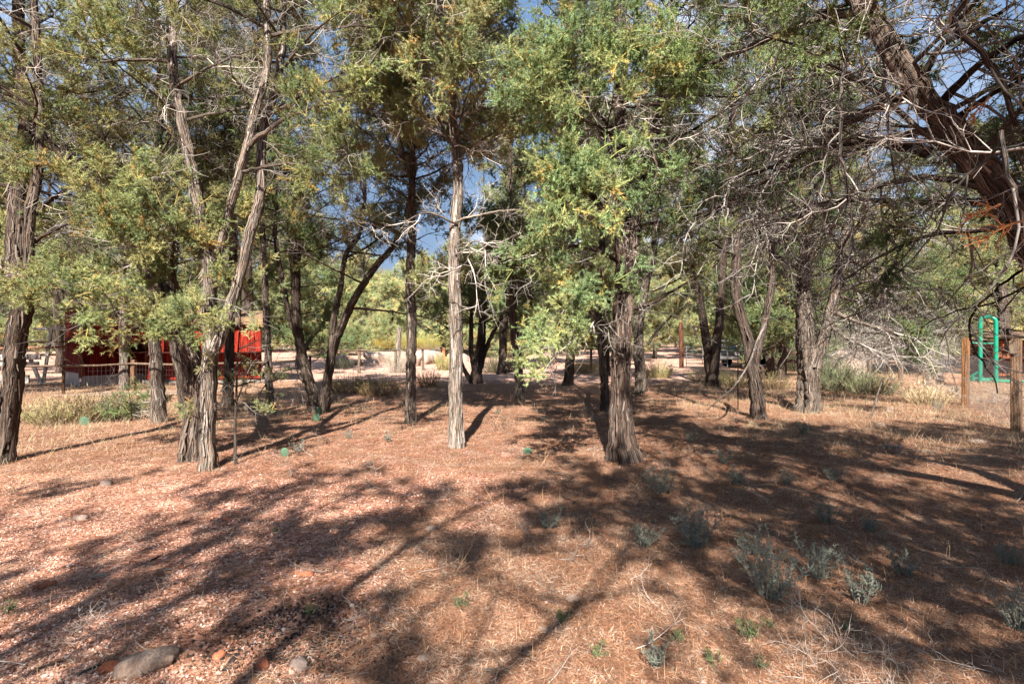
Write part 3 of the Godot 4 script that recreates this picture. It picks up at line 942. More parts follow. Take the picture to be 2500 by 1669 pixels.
func truck() -> void:
	var at := on(15.7, -33.0)
	var s := thing("parked_pickup", "dark parked pickup truck in tree shade beside the pipe gate", "pickup", at, 0.5)
	var col := Color(0.012, 0.016, 0.018)
	var pr := PackedVector2Array([Vector2(-2.6, 0.55), Vector2(-2.65, 1.0), Vector2(-1.6, 1.12), Vector2(-1.0, 1.72), Vector2(0.55, 1.74), Vector2(0.75, 1.15), Vector2(2.6, 1.15), Vector2(2.65, 0.55)])
	var m := Mesher.new()
	var tri := Geometry2D.triangulate_polygon(pr)
	for zz in [-0.9, 0.9]:
		for i in range(0, tri.size(), 3):
			var q := []
			for k in 3:
				var p := pr[tri[i + k]]
				q.append(Vector3(p.x, p.y, zz * (0.82 if p.y > 1.3 else 1.0)))
			m.out_tri(q[0], q[1], q[2], Vector3(0, 0, zz), col)
	for i in pr.size():
		var p := pr[i]
		var q := pr[(i + 1) % pr.size()]
		var kp := 0.9 * (0.82 if p.y > 1.3 else 1.0)
		var kq := 0.9 * (0.82 if q.y > 1.3 else 1.0)
		var mid := (p + q) * 0.5 - Vector2(0, 0.95)
		m.out_quad(Vector3(p.x, p.y, -kp), Vector3(q.x, q.y, -kq), Vector3(q.x, q.y, kq), Vector3(p.x, p.y, kp), Vector3(mid.x * 0.2 if absf(mid.x) < 2.0 else mid.x, mid.y, 0), col)
	part("body", m, M.pipe, s)
	m = Mesher.new()
	m.out_quad(Vector3(-1.57, 1.16, -0.72), Vector3(-1.57, 1.16, 0.72), Vector3(-1.06, 1.68, 0.66), Vector3(-1.06, 1.68, -0.66), Vector3(-1, 1, 0), Color.WHITE)
	part("windscreen", m, M.glass, s)
	for zz in [-1, 1]:
		m = Mesher.new()
		m.out_quad(Vector3(-1.3, 1.2, zz * 0.886), Vector3(0.55, 1.2, zz * 0.886), Vector3(0.45, 1.66, zz * 0.768), Vector3(-0.95, 1.66, zz * 0.768), Vector3(0, 0, zz), Color.WHITE)
		part("side_window", m, M.glass, s)
		for x in [-1.7, 1.7]:
			m = Mesher.new()
			m.tube(PackedVector3Array([Vector3(x, 0.38, zz * 0.70), Vector3(x, 0.38, zz * 0.93)]), flat_radius(2, 0.38), 20, Color(0.02, 0.02, 0.02))
			var wheel := part("wheel", m, M.straw, s)
			m = Mesher.new()
			m.tube(PackedVector3Array([Vector3(x, 0.38, zz * 0.93), Vector3(x, 0.38, zz * 0.96)]), flat_radius(2, 0.2), 14, Color(0.4, 0.4, 0.4))
			part("rim", m, M.galv, wheel)
		m = Mesher.new()
		m.box(Vector3(2.66, 0.95, zz * 0.75), Vector3(0.04, 0.25, 0.18), Color(0.5, 0.02, 0.01))
		part("tail_light", m, M.paint, s)
		m = Mesher.new()
		m.box(Vector3(-2.64, 0.85, zz * 0.68), Vector3(0.06, 0.18, 0.3), Color(0.6, 0.6, 0.6))
		part("headlight", m, M.pipe, s)
	m = Mesher.new()
	m.bar(Vector3(-2.72, 0.6, -0.88), Vector3(-2.72, 0.6, 0.88), 0.12, 0.18, Color(0.55, 0.55, 0.55), Vector3(0, 1, 0))
	part("bumper", m, M.galv, s)
	m = Mesher.new()
	m.tube(PackedVector3Array([Vector3(-0.7, 0, 0), Vector3(0.7, 0.02, 0.1)]), PackedFloat32Array([0.14, 0.12]), 12, Color(0.62, 0.55, 0.48), 0.1, 2.0)
	var o := part("sawn_log", m, M.bark, self)
	o.position = on(14.3, -30.3) + Vector3(0, 0.13, 0)
	tag(o, "short pale sawn log lying in front of the dark pickup", "log")

func barrels() -> void:
	for q in [["teal plastic barrel standing on the pale drive beside an orange one", Color(0.04, 0.18, 0.18), Vector2(-6.35, -42.0), 0.2, 0.7], ["orange red plastic barrel between the teal and black ones", Color(0.48, 0.13, 0.06), Vector2(-5.65, -42.3), 0.13, 0.8], ["black plastic barrel on the drive, right of the orange one", Color(0.02, 0.025, 0.03), Vector2(-4.9, -42.4), 0.2, 0.8]]:
		var at := on(q[2].x, q[2].y)
		var s := thing("plastic_barrel", q[0], "barrel", at)
		var m := Mesher.new()
		var r: float = q[3]
		var h: float = q[4]
		m.tube(PackedVector3Array([Vector3.ZERO, Vector3(0, 0.08, 0), Vector3(0, h * 0.5, 0), Vector3(0, h * 0.9, 0), Vector3(0, h, 0)]), PackedFloat32Array([r * 0.88, r * 0.95, r, r * 0.95, r * 0.8]), 18, q[1])
		part("body", m, M.pipe, s)
		m = Mesher.new()
		m.tube(PackedVector3Array([Vector3(0, h, 0), Vector3(0, h + 0.05, 0)]), PackedFloat32Array([r * 0.84, r * 0.82]), 18, q[1] * 0.8)
		part("lid", m, M.pipe, s)

# ---------------------------------------------------------------- plants and loose things on the ground
func sage_proto(label: String, seed_: int, h: float, stems: int, leaf: Color, at: Vector3, group := "") -> Node3D:
	rng.seed = seed_
	var o := thing("sagebrush", label, "sagebrush", at, 0.0, group)
	var w := Mesher.new()
	var l := Mesher.new()
	for i in stems:
		var a := i * 2.4 + rng.randf()
		var lean := rng.randf_range(0.1, 0.75)
		var line := wander(Vector3(cos(a), 0, sin(a)) * 0.02, Vector3(cos(a) * lean, 1, sin(a) * lean), h * rng.randf_range(0.5, 1.0), 0.04, 0.16, 0.05)
		w.tube(line, taper(line.size(), 0.004, 0.0015), 3, Color(0.28, 0.24, 0.20))
		for k in range(1, line.size()):
			for j in 7:
				var d := (Vector3.UP * 0.9 + rv()).normalized() * rng.randf_range(0.018, 0.042)
				l.blade(line[k] + rv() * 0.012, d, d.cross(rv()).normalized() * rng.randf_range(0.005, 0.009), leaf * rng.randf_range(0.7, 1.25))
			if rng.randf() < 0.5:
				var tw := wander(line[k], rv() + Vector3(0, 0.7, 0), h * 0.25, 0.03, 0.2, 0.05)
				w.tube(tw, taper(tw.size(), 0.0025, 0.0012), 3, Color(0.32, 0.29, 0.25))
				for q in tw:
					for j in 5:
						var d := (Vector3.UP * 0.7 + rv()).normalized() * rng.randf_range(0.015, 0.036)
						l.blade(q + rv() * 0.01, d, d.cross(rv()).normalized() * rng.randf_range(0.005, 0.008), leaf * rng.randf_range(0.7, 1.25))
	tag(part("stems", w, M.twig, o), "", "", "", "stuff")
	tag(part("leaves", l, M.straw, o), "", "", "", "stuff")
	return o

func tuft_mesh(seed_: int, blades: int, h: float, spread: float, a: Color, b: Color) -> ArrayMesh:
	rng.seed = seed_
	var m := Mesher.new()
	for i in blades:
		var p := Vector3(rng.randf_range(-1, 1), 0, rng.randf_range(-1, 1)) * spread * 0.35
		var d := (Vector3(rng.randf_range(-1, 1) * spread, 1, rng.randf_range(-1, 1) * spread)).normalized() * h * rng.randf_range(0.35, 1.0)
		var s := d.cross(rv()).normalized() * rng.randf_range(0.0009, 0.0022)
		var col := a.lerp(b, rng.randf()) * rng.randf_range(0.75, 1.1)
		var bend := Vector3(rng.randf_range(-1, 1), -0.3, rng.randf_range(-1, 1)) * h * 0.16
		m.quad(p - s, p + d * 0.55 - s * 0.8, p + d * 0.55 + s * 0.8, p + s, col)
		m.tri(p + d * 0.55 - s * 0.8, p + d + bend, p + d * 0.55 + s * 0.8, col)
	return m.bake()

func bush(called: String, label: String, cat: String, at: Vector3, h: float, wide: float, blades: int, a: Color, b: Color, group := "") -> void:
	rng.seed = int(at.x * 991.0) + int(at.z * 77.0)
	var o := thing(called, label, cat, at, 0.0, group)
	var m := Mesher.new()
	var w := Mesher.new()
	for i in blades:
		var an := rng.randf() * TAU
		var q := sqrt(rng.randf())
		var root := Vector3(cos(an), 0, sin(an)) * q * wide * 0.35
		var d := Vector3(cos(an) * q * wide * 0.55 / h, 1, sin(an) * q * wide * 0.55 / h) + rv() * 0.22
		var l := h * rng.randf_range(0.45, 1.0) * (1.0 - 0.35 * q * q)
		d = d.normalized() * l
		var s := d.cross(rv()).normalized() * (0.004 + 0.002 * h)
		var col := b.lerp(a, rng.randf_range(0, 1)) * rng.randf_range(0.7, 1.15)
		m.tri(root - s, root + d, root + s, b * 0.7)
		for k in 5:
			var p := root + d * rng.randf_range(0.4, 1.0)
			var e := (d.normalized() + rv() * 0.7).normalized() * rng.randf_range(0.05, 0.13) * (0.6 + h * 0.4)
			m.blade(p, e, e.cross(rv()).normalized() * rng.randf_range(0.008, 0.014), col)
	for i in 9:
		var an := rng.randf() * TAU
		var line := wander(Vector3.ZERO, Vector3(cos(an), 1.3, sin(an)), h * 0.6, 0.1, 0.2, 0.0)
		w.tube(line, taper(line.size(), 0.008, 0.003), 4, Color(0.22, 0.17, 0.13))
	tag(part("foliage", m, M.straw, o), "", "", "", "stuff")
	tag(part("stems", w, M.twig, o), "", "", "", "stuff")

func stone(called: String, label: String, at: Vector3, size: Vector3, col: Color, turn: float, seed_: float, angular := 0.55) -> void:
	var m := Mesher.new()
	m.lump(Vector3(0, size.y * 0.35, 0), size, 0.13, seed_, col, 10, 15, angular)
	var o := part(called, m, M.stone, self)
	o.position = at
	o.rotation = Vector3(0.06 * sin(seed_), turn, 0.08 * cos(seed_ * 3.0))
	tag(o, label, "stone" if called == "stone" else "boulder")

func stick(label: String, pts: Array, r0: float, r1: float, col: Color, called := "stick") -> void:
	rng.seed = hash(label)
	var m := Mesher.new()
	var at: Vector3 = pts[0]
	var loc := []
	for p: Vector3 in pts:
		loc.append(p - at)
	var line := smooth_line(loc, 0.06)
	m.tube(line, taper(line.size(), r0, r1), 8, col, 0.18, rng.randf() * 6.0)
	var o := part(called, m, M.bark, self)
	o.position = at
	tag(o, label, "branch" if called == "fallen_branch" else ("stake" if called == "stake" else "stick"))

func pads(label: String, at: Vector3, list: Array) -> void:
	var o := thing("prickly_pear", label, "cactus", at)
	for q in list:
		var m := Mesher.new()
		m.lump(Vector3.ZERO, Vector3(q[1] * 0.5, q[1] * 0.62, 0.012), 0.02, 1.0, Color(0.075, 0.13, 0.085), 10, 14)
		var p := part("pad", m, M.paint, o)
		p.position = q[0]
		p.rotation = Vector3(0.1, q[2], q[3])

func near_trees() -> void:
	var grey := Color(0.40, 0.345, 0.30)
	var mid := Color(0.255, 0.215, 0.185)
	var dark := Color(0.17, 0.135, 0.112)
	# leftmost
	tree("juniper_tree", "dark trunked juniper cut by the left edge of the picture", Vector3(-6.45, -0.04, -6.48), [
		[[Vector3(-6.46, -0.04, -6.48), Vector3(-6.41, 0.58, -6.50), Vector3(-6.31, 1.57, -6.50), Vector3(-6.23, 2.14, -6.50), Vector3(-6.41, 2.57, -6.60), Vector3(-6.58, 3.48, -6.80), Vector3(-6.66, 4.54, -7.00), Vector3(-6.94, 6.01, -7.20)], 0.135, 0.04],
		[[Vector3(-6.24, 2.04, -6.50), Vector3(-6.06, 2.49, -6.40), Vector3(-6.03, 3.16, -6.40), Vector3(-5.91, 3.87, -6.40), Vector3(-6.03, 5.11, -6.50)], 0.07, 0.03]],
		{"kind": 0, "bark": dark * 1.15, "n": 44, "t0": 0.36, "spread": 2.1, "dead": 0.9, "bare": 0.4, "leaf": 0.75, "brown": 0.26, "twin": 0.6, "cs": 0.9, "tall": 3.0, "fill": 0.24}, [
		[[Vector3(-6.19, 2.45, -6.50), Vector3(-5.42, 2.24, -6.00), Vector3(-5.01, 2.06, -5.80), Vector3(-4.72, 1.86, -5.70)], 0.03, 0.008, {"leaf": 0.95, "step": 0.12, "bare": 0.0, "hang": 0.15}],
		[[Vector3(-6.19, 2.77, -6.50), Vector3(-5.39, 3.01, -6.30), Vector3(-4.71, 2.83, -6.20)], 0.025, 0.008]])
	# twin trunks left of centre
	tree("juniper_tree", "twin juniper's dark rough rear trunk with split bark, left of centre", Vector3(-4.16, -0.02, -6.60), [
		[[Vector3(-4.16, -0.03, -6.60), Vector3(-4.15, 0.45, -6.65), Vector3(-4.14, 1.04, -6.70), Vector3(-4.22, 1.46, -6.70), Vector3(-4.42, 1.84, -6.70), Vector3(-4.73, 2.33, -6.80), Vector3(-5.32, 3.08, -7.00), Vector3(-5.88, 3.62, -7.10), Vector3(-6.45, 4.45, -7.20), Vector3(-7.24, 5.22, -7.30)], 0.14, 0.05]],
		{"kind": 0, "bark": dark * 1.2, "n": 24, "t0": 0.5, "spread": 1.6, "dead": 0.9, "leaf": 0.6, "bare": 0.4, "brown": 0.26, "flute": 0.34, "twin": 0.5, "cs": 0.85}, [
		[[Vector3(-4.45, 1.89, -6.70), Vector3(-4.41, 1.92, -6.20), Vector3(-4.56, 1.86, -6.00), Vector3(-5.14, 1.82, -6.00)], 0.025, 0.01, {"leaf": 0.35, "step": 0.2, "bare": 0.2, "cs": 0.6}],
		[[Vector3(-4.34, 2.16, -6.70), Vector3(-4.12, 2.51, -6.20), Vector3(-3.94, 2.87, -6.00), Vector3(-3.89, 3.13, -5.90)], 0.03, 0.008, {"leaf": 1.0, "step": 0.10, "bare": -0.2, "cs": 0.9}],
		[[Vector3(-4.73, 2.33, -6.80), Vector3(-4.46, 2.61, -6.20), Vector3(-4.75, 3.06, -6.00), Vector3(-4.77, 3.50, -5.90)], 0.03, 0.008, {"leaf": 1.0, "step": 0.12, "bare": 0.1}],
		[[Vector3(-4.40, 1.79, -6.70), Vector3(-4.22, 1.74, -6.20), Vector3(-4.22, 1.69, -6.00)], 0.02, 0.006, {"leaf": 1.0, "step": 0.12, "bare": 0.0}],
		[[Vector3(-5.71, 3.50, -7.10), Vector3(-5.94, 3.81, -7.00), Vector3(-6.20, 4.29, -6.80), Vector3(-6.59, 4.87, -6.70)], 0.06, 0.03]])
	tree("juniper_tree", "twin juniper's pale brown front trunk forking high, left of centre", Vector3(-3.65, -0.01, -6.15), [
		[[Vector3(-3.65, -0.03, -6.15), Vector3(-3.66, 0.49, -6.15), Vector3(-3.67, 1.12, -6.20), Vector3(-3.69, 1.72, -6.25), Vector3(-3.74, 2.23, -6.30), Vector3(-3.73, 2.53, -6.30), Vector3(-3.81, 2.93, -6.30), Vector3(-3.98, 3.57, -6.40), Vector3(-4.16, 4.17, -6.50), Vector3(-4.36, 5.00, -6.60), Vector3(-4.53, 6.30, -6.80)], 0.105, 0.03],
		[[Vector3(-3.73, 2.48, -6.30), Vector3(-3.60, 2.73, -6.30), Vector3(-3.44, 3.33, -6.30), Vector3(-3.28, 3.89, -6.30), Vector3(-3.22, 4.44, -6.40), Vector3(-3.11, 5.11, -6.50), Vector3(-3.19, 6.34, -6.70)], 0.066, 0.025],
		[[Vector3(-3.66, 1.32, -6.20), Vector3(-3.50, 1.72, -6.20), Vector3(-3.38, 2.28, -6.30), Vector3(-3.28, 2.90, -6.40), Vector3(-3.20, 3.44, -6.50), Vector3(-3.22, 4.21, -6.60), Vector3(-3.05, 5.54, -6.80)], 0.078, 0.022]],
		{"kind": 0, "bark": mid * 1.35, "n": 72, "t0": 0.42, "spread": 2.0, "dead": 0.9, "leaf": 0.8, "bare": 0.45, "brown": 0.24, "more": 0.5, "twin": 0.6, "cs": 0.9, "tall": 3.0, "fill": 0.24}, [
		[[Vector3(-3.28, 3.94, -6.30), Vector3(-2.78, 4.16, -6.10), Vector3(-2.35, 4.28, -6.00), Vector3(-1.97, 4.40, -6.00)], 0.03, 0.01],
		[[Vector3(-3.33, 3.64, -6.30), Vector3(-2.83, 3.70, -6.20), Vector3(-2.26, 3.66, -6.00), Vector3(-1.92, 3.87, -6.00)], 0.022, 0.008],
		[[Vector3(-3.70, 2.12, -6.20), Vector3(-3.54, 1.85, -5.90), Vector3(-3.57, 1.71, -5.80)], 0.012, 0.004]])
	tree("juniper_tree", "straight dark trunk standing alone before the long red shed", Vector3(-6.70, -0.00, -9.70), [
		[[Vector3(-6.70, -0.02, -9.70), Vector3(-6.73, 0.81, -9.70), Vector3(-6.77, 1.66, -9.70), Vector3(-6.78, 2.60, -9.80), Vector3(-7.00, 4.22, -10.00), Vector3(-7.02, 6.32, -10.20), Vector3(-7.31, 8.56, -10.50)], 0.13, 0.04]],
		{"kind": 0, "bark": mid, "n": 40, "t0": 0.42, "spread": 2.2, "dead": 0.8, "brown": 0.25, "leaf": 0.75, "twin": 0.6})
	tree("juniper_tree", "slim dark trunk leaning left just behind the twin trunks", Vector3(-7.02, 0.00, -11.00), [
		[[Vector3(-7.02, 0.00, -11.00), Vector3(-7.13, 0.79, -11.00), Vector3(-7.27, 1.50, -11.00), Vector3(-7.32, 2.73, -11.00), Vector3(-7.26, 4.54, -11.20), Vector3(-7.18, 7.38, -11.50)], 0.11, 0.03]],
		{"kind": 1, "bark": dark, "n": 26, "t0": 0.4, "spread": 1.8, "dead": 0.8})
	tree("juniper_tree", "dark upright trunk right of the twin trunks before the red shed", Vector3(-6.87, -0.00, -12.30), [
		[[Vector3(-6.87, -0.00, -12.30), Vector3(-6.81, 0.90, -12.30), Vector3(-6.77, 1.88, -12.30), Vector3(-6.75, 3.87, -12.40), Vector3(-6.96, 6.93, -12.60), Vector3(-6.91, 8.86, -12.80)], 0.13, 0.04]],
		{"kind": 0, "bark": dark, "n": 38, "t0": 0.45, "spread": 2.3, "dead": 0.9, "leaf": 0.75, "twin": 0.6, "tall": 1.5, "fill": 0.24})
	tree("juniper_tree", "grey trunk touching the small red shed's right side", Vector3(-12.58, 0.04, -16.60), [
		[[Vector3(-12.58, 0.04, -16.60), Vector3(-12.59, 0.94, -16.60), Vector3(-12.62, 2.27, -16.60), Vector3(-12.63, 4.69, -16.80), Vector3(-12.92, 8.13, -17.00)], 0.15, 0.04]],
		{"kind": 2, "bark": mid * 1.4, "n": 30, "t0": 0.4, "spread": 2.4, "step": 0.3, "cs": 1.3})
	tree("juniper_tree", "thin straight trunk between the red shed and the forked dark tree", Vector3(-5.17, -0.02, -11.00), [
		[[Vector3(-5.17, -0.03, -11.00), Vector3(-5.23, 0.97, -11.00), Vector3(-5.33, 2.21, -11.10), Vector3(-5.47, 4.01, -11.20), Vector3(-5.64, 5.33, -11.40), Vector3(-5.66, 7.90, -11.60)], 0.095, 0.03]],
		{"kind": 0, "bark": mid, "n": 38, "t0": 0.45, "spread": 2.2, "dead": 0.9, "leaf": 0.75, "twin": 0.6, "tall": 1.5, "fill": 0.24}, [
		[[Vector3(-5.24, 1.15, -11.00), Vector3(-5.04, 1.01, -10.20), Vector3(-5.02, 0.80, -9.80), Vector3(-5.07, 0.70, -9.60)], 0.018, 0.006, {"leaf": 0.8, "step": 0.16, "bare": 0.0, "cs": 0.5, "twin": 0.2, "more": 0.0}],
		[[Vector3(-5.22, 0.71, -11.00), Vector3(-5.08, 0.58, -10.40), Vector3(-5.00, 0.34, -10.00)], 0.014, 0.005, {"leaf": 0.8, "step": 0.16, "bare": 0.0, "cs": 0.5, "twin": 0.2, "more": 0.0}]])
	# forked dark tree
	tree("juniper_tree", "dark juniper forking into a wide V from the ground, centre left", Vector3(-4.34, -0.01, -11.50), [
		[[Vector3(-4.45, -0.01, -11.50), Vector3(-4.53, 0.57, -11.50), Vector3(-4.71, 1.22, -11.50), Vector3(-4.86, 2.05, -11.50), Vector3(-4.86, 3.15, -11.50), Vector3(-4.90, 4.09, -11.60), Vector3(-5.15, 5.43, -11.70), Vector3(-5.09, 7.59, -11.90)], 0.14, 0.035],
		[[Vector3(-4.23, -0.01, -11.50), Vector3(-4.14, 0.76, -11.50), Vector3(-4.03, 1.40, -11.50), Vector3(-3.73, 2.14, -11.50), Vector3(-3.40, 2.78, -11.50), Vector3(-3.02, 3.35, -11.60), Vector3(-2.67, 3.83, -11.70), Vector3(-2.38, 4.92, -11.90)], 0.13, 0.03],
		[[Vector3(-4.08, 1.22, -11.50), Vector3(-4.04, 2.05, -11.60), Vector3(-3.88, 2.79, -11.60), Vector3(-3.79, 3.55, -11.70), Vector3(-3.49, 4.14, -11.80), Vector3(-3.46, 5.52, -12.00)], 0.09, 0.025],
		[[Vector3(-4.74, 1.40, -11.50), Vector3(-5.06, 2.24, -11.60), Vector3(-5.26, 2.99, -11.70), Vector3(-5.46, 4.14, -11.80), Vector3(-5.38, 5.72, -12.00)], 0.08, 0.03]],
		{"kind": 1, "bark": dark, "n": 52, "t0": 0.4, "spread": 2.2, "dead": 1.0, "leaf": 0.65, "ds": 1.2, "tall": 1.0}, [
		[[Vector3(-4.69, 0.66, -11.60), Vector3(-5.12, 1.10, -12.20), Vector3(-5.07, 1.59, -12.80), Vector3(-4.86, 2.01, -13.20)], 0.07, 0.04, {"tone": Color(0.33, 0.28, 0.24)}]])
	tree("juniper_tree", "thin brown trunk with knotted top left of the pale trunk", Vector3(-1.95, -0.02, -9.90), [
		[[Vector3(-1.95, -0.03, -9.90), Vector3(-1.96, 0.71, -9.90), Vector3(-1.95, 1.82, -9.90), Vector3(-2.00, 2.78, -10.00), Vector3(-1.98, 3.42, -10.00), Vector3(-1.98, 4.49, -10.10), Vector3(-1.98, 6.36, -10.30), Vector3(-2.10, 8.05, -10.50)], 0.115, 0.04]],
		{"kind": 2, "bark": mid * 1.1, "n": 64, "t0": 0.4, "spread": 2.4, "dead": 0.9, "leaf": 0.95, "rise": 0.5, "lookout": Vector3(-0.2, 0, 0.5), "more": 0.8, "tall": 2.4, "bright": 1.2, "fill": 0.22}, [
		[[Vector3(-1.98, 3.42, -10.00), Vector3(-2.25, 3.68, -9.70), Vector3(-2.74, 3.82, -9.50), Vector3(-2.98, 4.03, -9.30)], 0.025, 0.008],
		[[Vector3(-1.96, 2.45, -9.90), Vector3(-1.57, 2.68, -9.80), Vector3(-1.29, 2.76, -9.80)], 0.018, 0.006]])
	tree("juniper_tree", "pale bleached grey trunk standing in full sun at the centre", Vector3(-0.82, -0.02, -7.60), [
		[[Vector3(-0.82, -0.03, -7.60), Vector3(-0.84, 0.54, -7.60), Vector3(-0.83, 1.27, -7.60), Vector3(-0.84, 2.00, -7.60), Vector3(-0.87, 2.68, -7.65), Vector3(-0.86, 3.24, -7.70), Vector3(-0.82, 4.13, -7.80), Vector3(-0.92, 5.24, -7.90), Vector3(-0.86, 6.63, -8.00)], 0.125, 0.04]],
		{"kind": 2, "bark": Color(0.50, 0.44, 0.385), "n": 70, "t0": 0.44, "spread": 2.1, "dead": 1.0, "leaf": 0.95, "rise": 0.4, "lookout": Vector3(0, 0, 0.5), "flute": 0.15, "ds": 0.9, "more": 0.7, "tall": 2.8, "bright": 1.2, "pale": 1.8, "fill": 0.22}, [
		[[Vector3(-0.84, 3.34, -7.60), Vector3(-0.41, 3.38, -7.30), Vector3(0.05, 3.38, -7.10), Vector3(0.25, 3.39, -7.00), Vector3(0.38, 3.25, -7.00), Vector3(0.39, 3.06, -7.00), Vector3(0.31, 2.86, -7.00), Vector3(0.27, 2.64, -7.00)], 0.022, 0.006, {"tone": Color(0.6, 0.53, 0.47), "leaf": 0.1, "dead": 0.9, "ds": 0.6}],
		[[Vector3(-0.85, 3.31, -7.60), Vector3(-1.21, 3.36, -7.20), Vector3(-1.62, 3.11, -7.00), Vector3(-1.77, 3.06, -6.90)], 0.018, 0.006, {"leaf": 0.2, "dead": 1.0}],
		[[Vector3(-0.84, 2.97, -7.60), Vector3(-0.46, 2.96, -7.20), Vector3(-0.34, 2.65, -7.10), Vector3(-0.45, 2.30, -7.00)], 0.014, 0.004, {"leaf": 0.1, "dead": 1.0, "tone": Color(0.55, 0.48, 0.42)}],
		[[Vector3(-0.85, 2.85, -7.60), Vector3(-0.58, 2.84, -7.20), Vector3(-0.72, 2.51, -6.90), Vector3(-0.90, 2.52, -6.80)], 0.014, 0.004, {"leaf": 0.1, "dead": 1.0, "tone": Color(0.55, 0.48, 0.42)}]])
	tree("juniper_tree", "dark fan of many stems rising from one base behind the pale trunk", Vector3(-1.37, -0.00, -19.00), [
		[[Vector3(-1.37, -0.00, -19.00), Vector3(-1.29, 0.85, -19.00), Vector3(-1.14, 1.76, -19.00), Vector3(-1.06, 3.59, -19.00), Vector3(-0.93, 5.78, -19.30)], 0.24, 0.05],
		[[Vector3(-1.28, 0.09, -19.00), Vector3(-1.52, 1.15, -19.00), Vector3(-1.52, 2.67, -19.00), Vector3(-1.67, 4.50, -19.00)], 0.12, 0.04],
		[[Vector3(-1.52, 0.09, -19.00), Vector3(-1.90, 0.85, -19.00), Vector3(-2.01, 2.22, -19.00), Vector3(-2.28, 3.74, -19.00)], 0.09, 0.03],
		[[Vector3(-1.19, 0.55, -19.00), Vector3(-0.84, 1.61, -19.00), Vector3(-0.38, 2.52, -19.00), Vector3(0.00, 3.74, -19.00)], 0.11, 0.03]],
		{"kind": 3, "bark": dark * 0.9, "n": 44, "t0": 0.4, "spread": 2.3, "step": 0.3, "cs": 1.4, "dead": 0.7})
	tree("juniper_tree", "thin mottled trunk half hidden by foliage, left of the big trunk", Vector3(0.21, 0.01, -13.40), [
		[[Vector3(0.21, -0.02, -13.40), Vector3(0.17, 0.84, -13.40), Vector3(0.09, 1.59, -13.40), Vector3(0.02, 2.56, -13.40), Vector3(0.06, 4.08, -13.50), Vector3(-0.05, 6.31, -13.70), Vector3(0.11, 8.65, -14.00)], 0.14, 0.04],
		[[Vector3(0.14, 1.38, -13.40), Vector3(0.34, 1.91, -13.40), Vector3(0.43, 2.56, -13.40), Vector3(0.54, 4.53, -13.60)], 0.06, 0.03]],
		{"kind": 1, "bark": mid, "n": 38, "t0": 0.4, "spread": 2.1, "step": 0.26, "cs": 1.15})
	# the big tree right of centre
	tree("juniper_tree", "large juniper with thick flared stringy trunk and dense green crown", Vector3(1.50, -0.02, -6.80), [
		[[Vector3(1.50, -0.05, -6.80), Vector3(1.47, 0.43, -6.80), Vector3(1.45, 1.03, -6.80), Vector3(1.46, 1.63, -6.80), Vector3(1.48, 2.28, -6.80), Vector3(1.48, 3.05, -6.85), Vector3(1.44, 3.95, -6.90), Vector3(1.49, 5.10, -7.00), Vector3(1.48, 6.63, -7.10)], 0.165, 0.05],
		[[Vector3(1.52, 1.84, -6.75), Vector3(1.58, 2.48, -6.70), Vector3(1.66, 3.34, -6.70), Vector3(1.85, 4.21, -6.60), Vector3(2.06, 5.32, -6.60), Vector3(2.11, 6.16, -6.60)], 0.07, 0.03]],
		{"kind": 1, "bark": Color(0.235, 0.18, 0.15), "n": 74, "t0": 0.32, "spread": 1.8, "rise": 0.25, "leaf": 0.85, "bare": 0.35, "more": 0.6, "twin": 0.6, "dead": 1.0, "tall": 2.4, "pale": 1.4, "flare": 0.75, "flute": 0.3, "brown": 0.25, "step": 0.17, "sides": 20, "lookout": Vector3(-0.1, 0, 0.35), "bright": 1.35, "fill": 0.12}, [
		[[Vector3(1.34, 1.73, -6.70), Vector3(1.01, 1.87, -6.30), Vector3(0.83, 2.11, -6.10), Vector3(0.61, 1.90, -5.90), Vector3(0.46, 1.61, -5.80)], 0.03, 0.008, {"leaf": 0.9, "step": 0.13, "bare": 0.1, "hang": 0.3}],
		[[Vector3(1.44, 2.61, -6.80), Vector3(0.86, 2.73, -6.30), Vector3(0.43, 2.58, -6.00), Vector3(0.19, 2.26, -5.80)], 0.03, 0.008, {"leaf": 0.7, "step": 0.18, "bare": 0.2}],
		[[Vector3(1.44, 3.04, -6.80), Vector3(0.94, 3.31, -6.20), Vector3(0.66, 3.32, -5.90), Vector3(0.50, 2.89, -5.70)], 0.03, 0.008, {"leaf": 1.0, "step": 0.11, "bare": 0.1}],
		[[Vector3(1.47, 3.80, -6.80), Vector3(1.54, 3.90, -6.20), Vector3(1.62, 3.66, -5.80), Vector3(1.57, 3.18, -5.60)], 0.03, 0.008, {"leaf": 1.0, "step": 0.11, "bare": 0.1}],
		[[Vector3(1.41, 4.29, -6.80), Vector3(0.94, 4.45, -6.20), Vector3(0.71, 4.64, -5.90), Vector3(0.55, 4.62, -5.70)], 0.03, 0.008, {"leaf": 1.0, "step": 0.11, "bare": 0.1}],
		[[Vector3(1.47, 4.73, -6.80), Vector3(1.64, 4.84, -6.20), Vector3(1.72, 4.72, -5.80), Vector3(1.93, 4.48, -5.60)], 0.03, 0.008, {"leaf": 1.0, "step": 0.11, "bare": 0.1}],
		[[Vector3(1.52, 1.95, -6.80), Vector3(1.77, 2.04, -6.50), Vector3(2.07, 2.23, -6.30), Vector3(2.33, 2.41, -6.20)], 0.03, 0.008, {"leaf": 0.3, "dead": 1.0}],
		[[Vector3(1.23, 1.79, -6.70), Vector3(0.94, 1.72, -6.20), Vector3(0.61, 1.76, -5.90)], 0.02, 0.006, {"leaf": 0.3, "dead": 0.9, "tone": Color(0.36, 0.34, 0.34)}]])
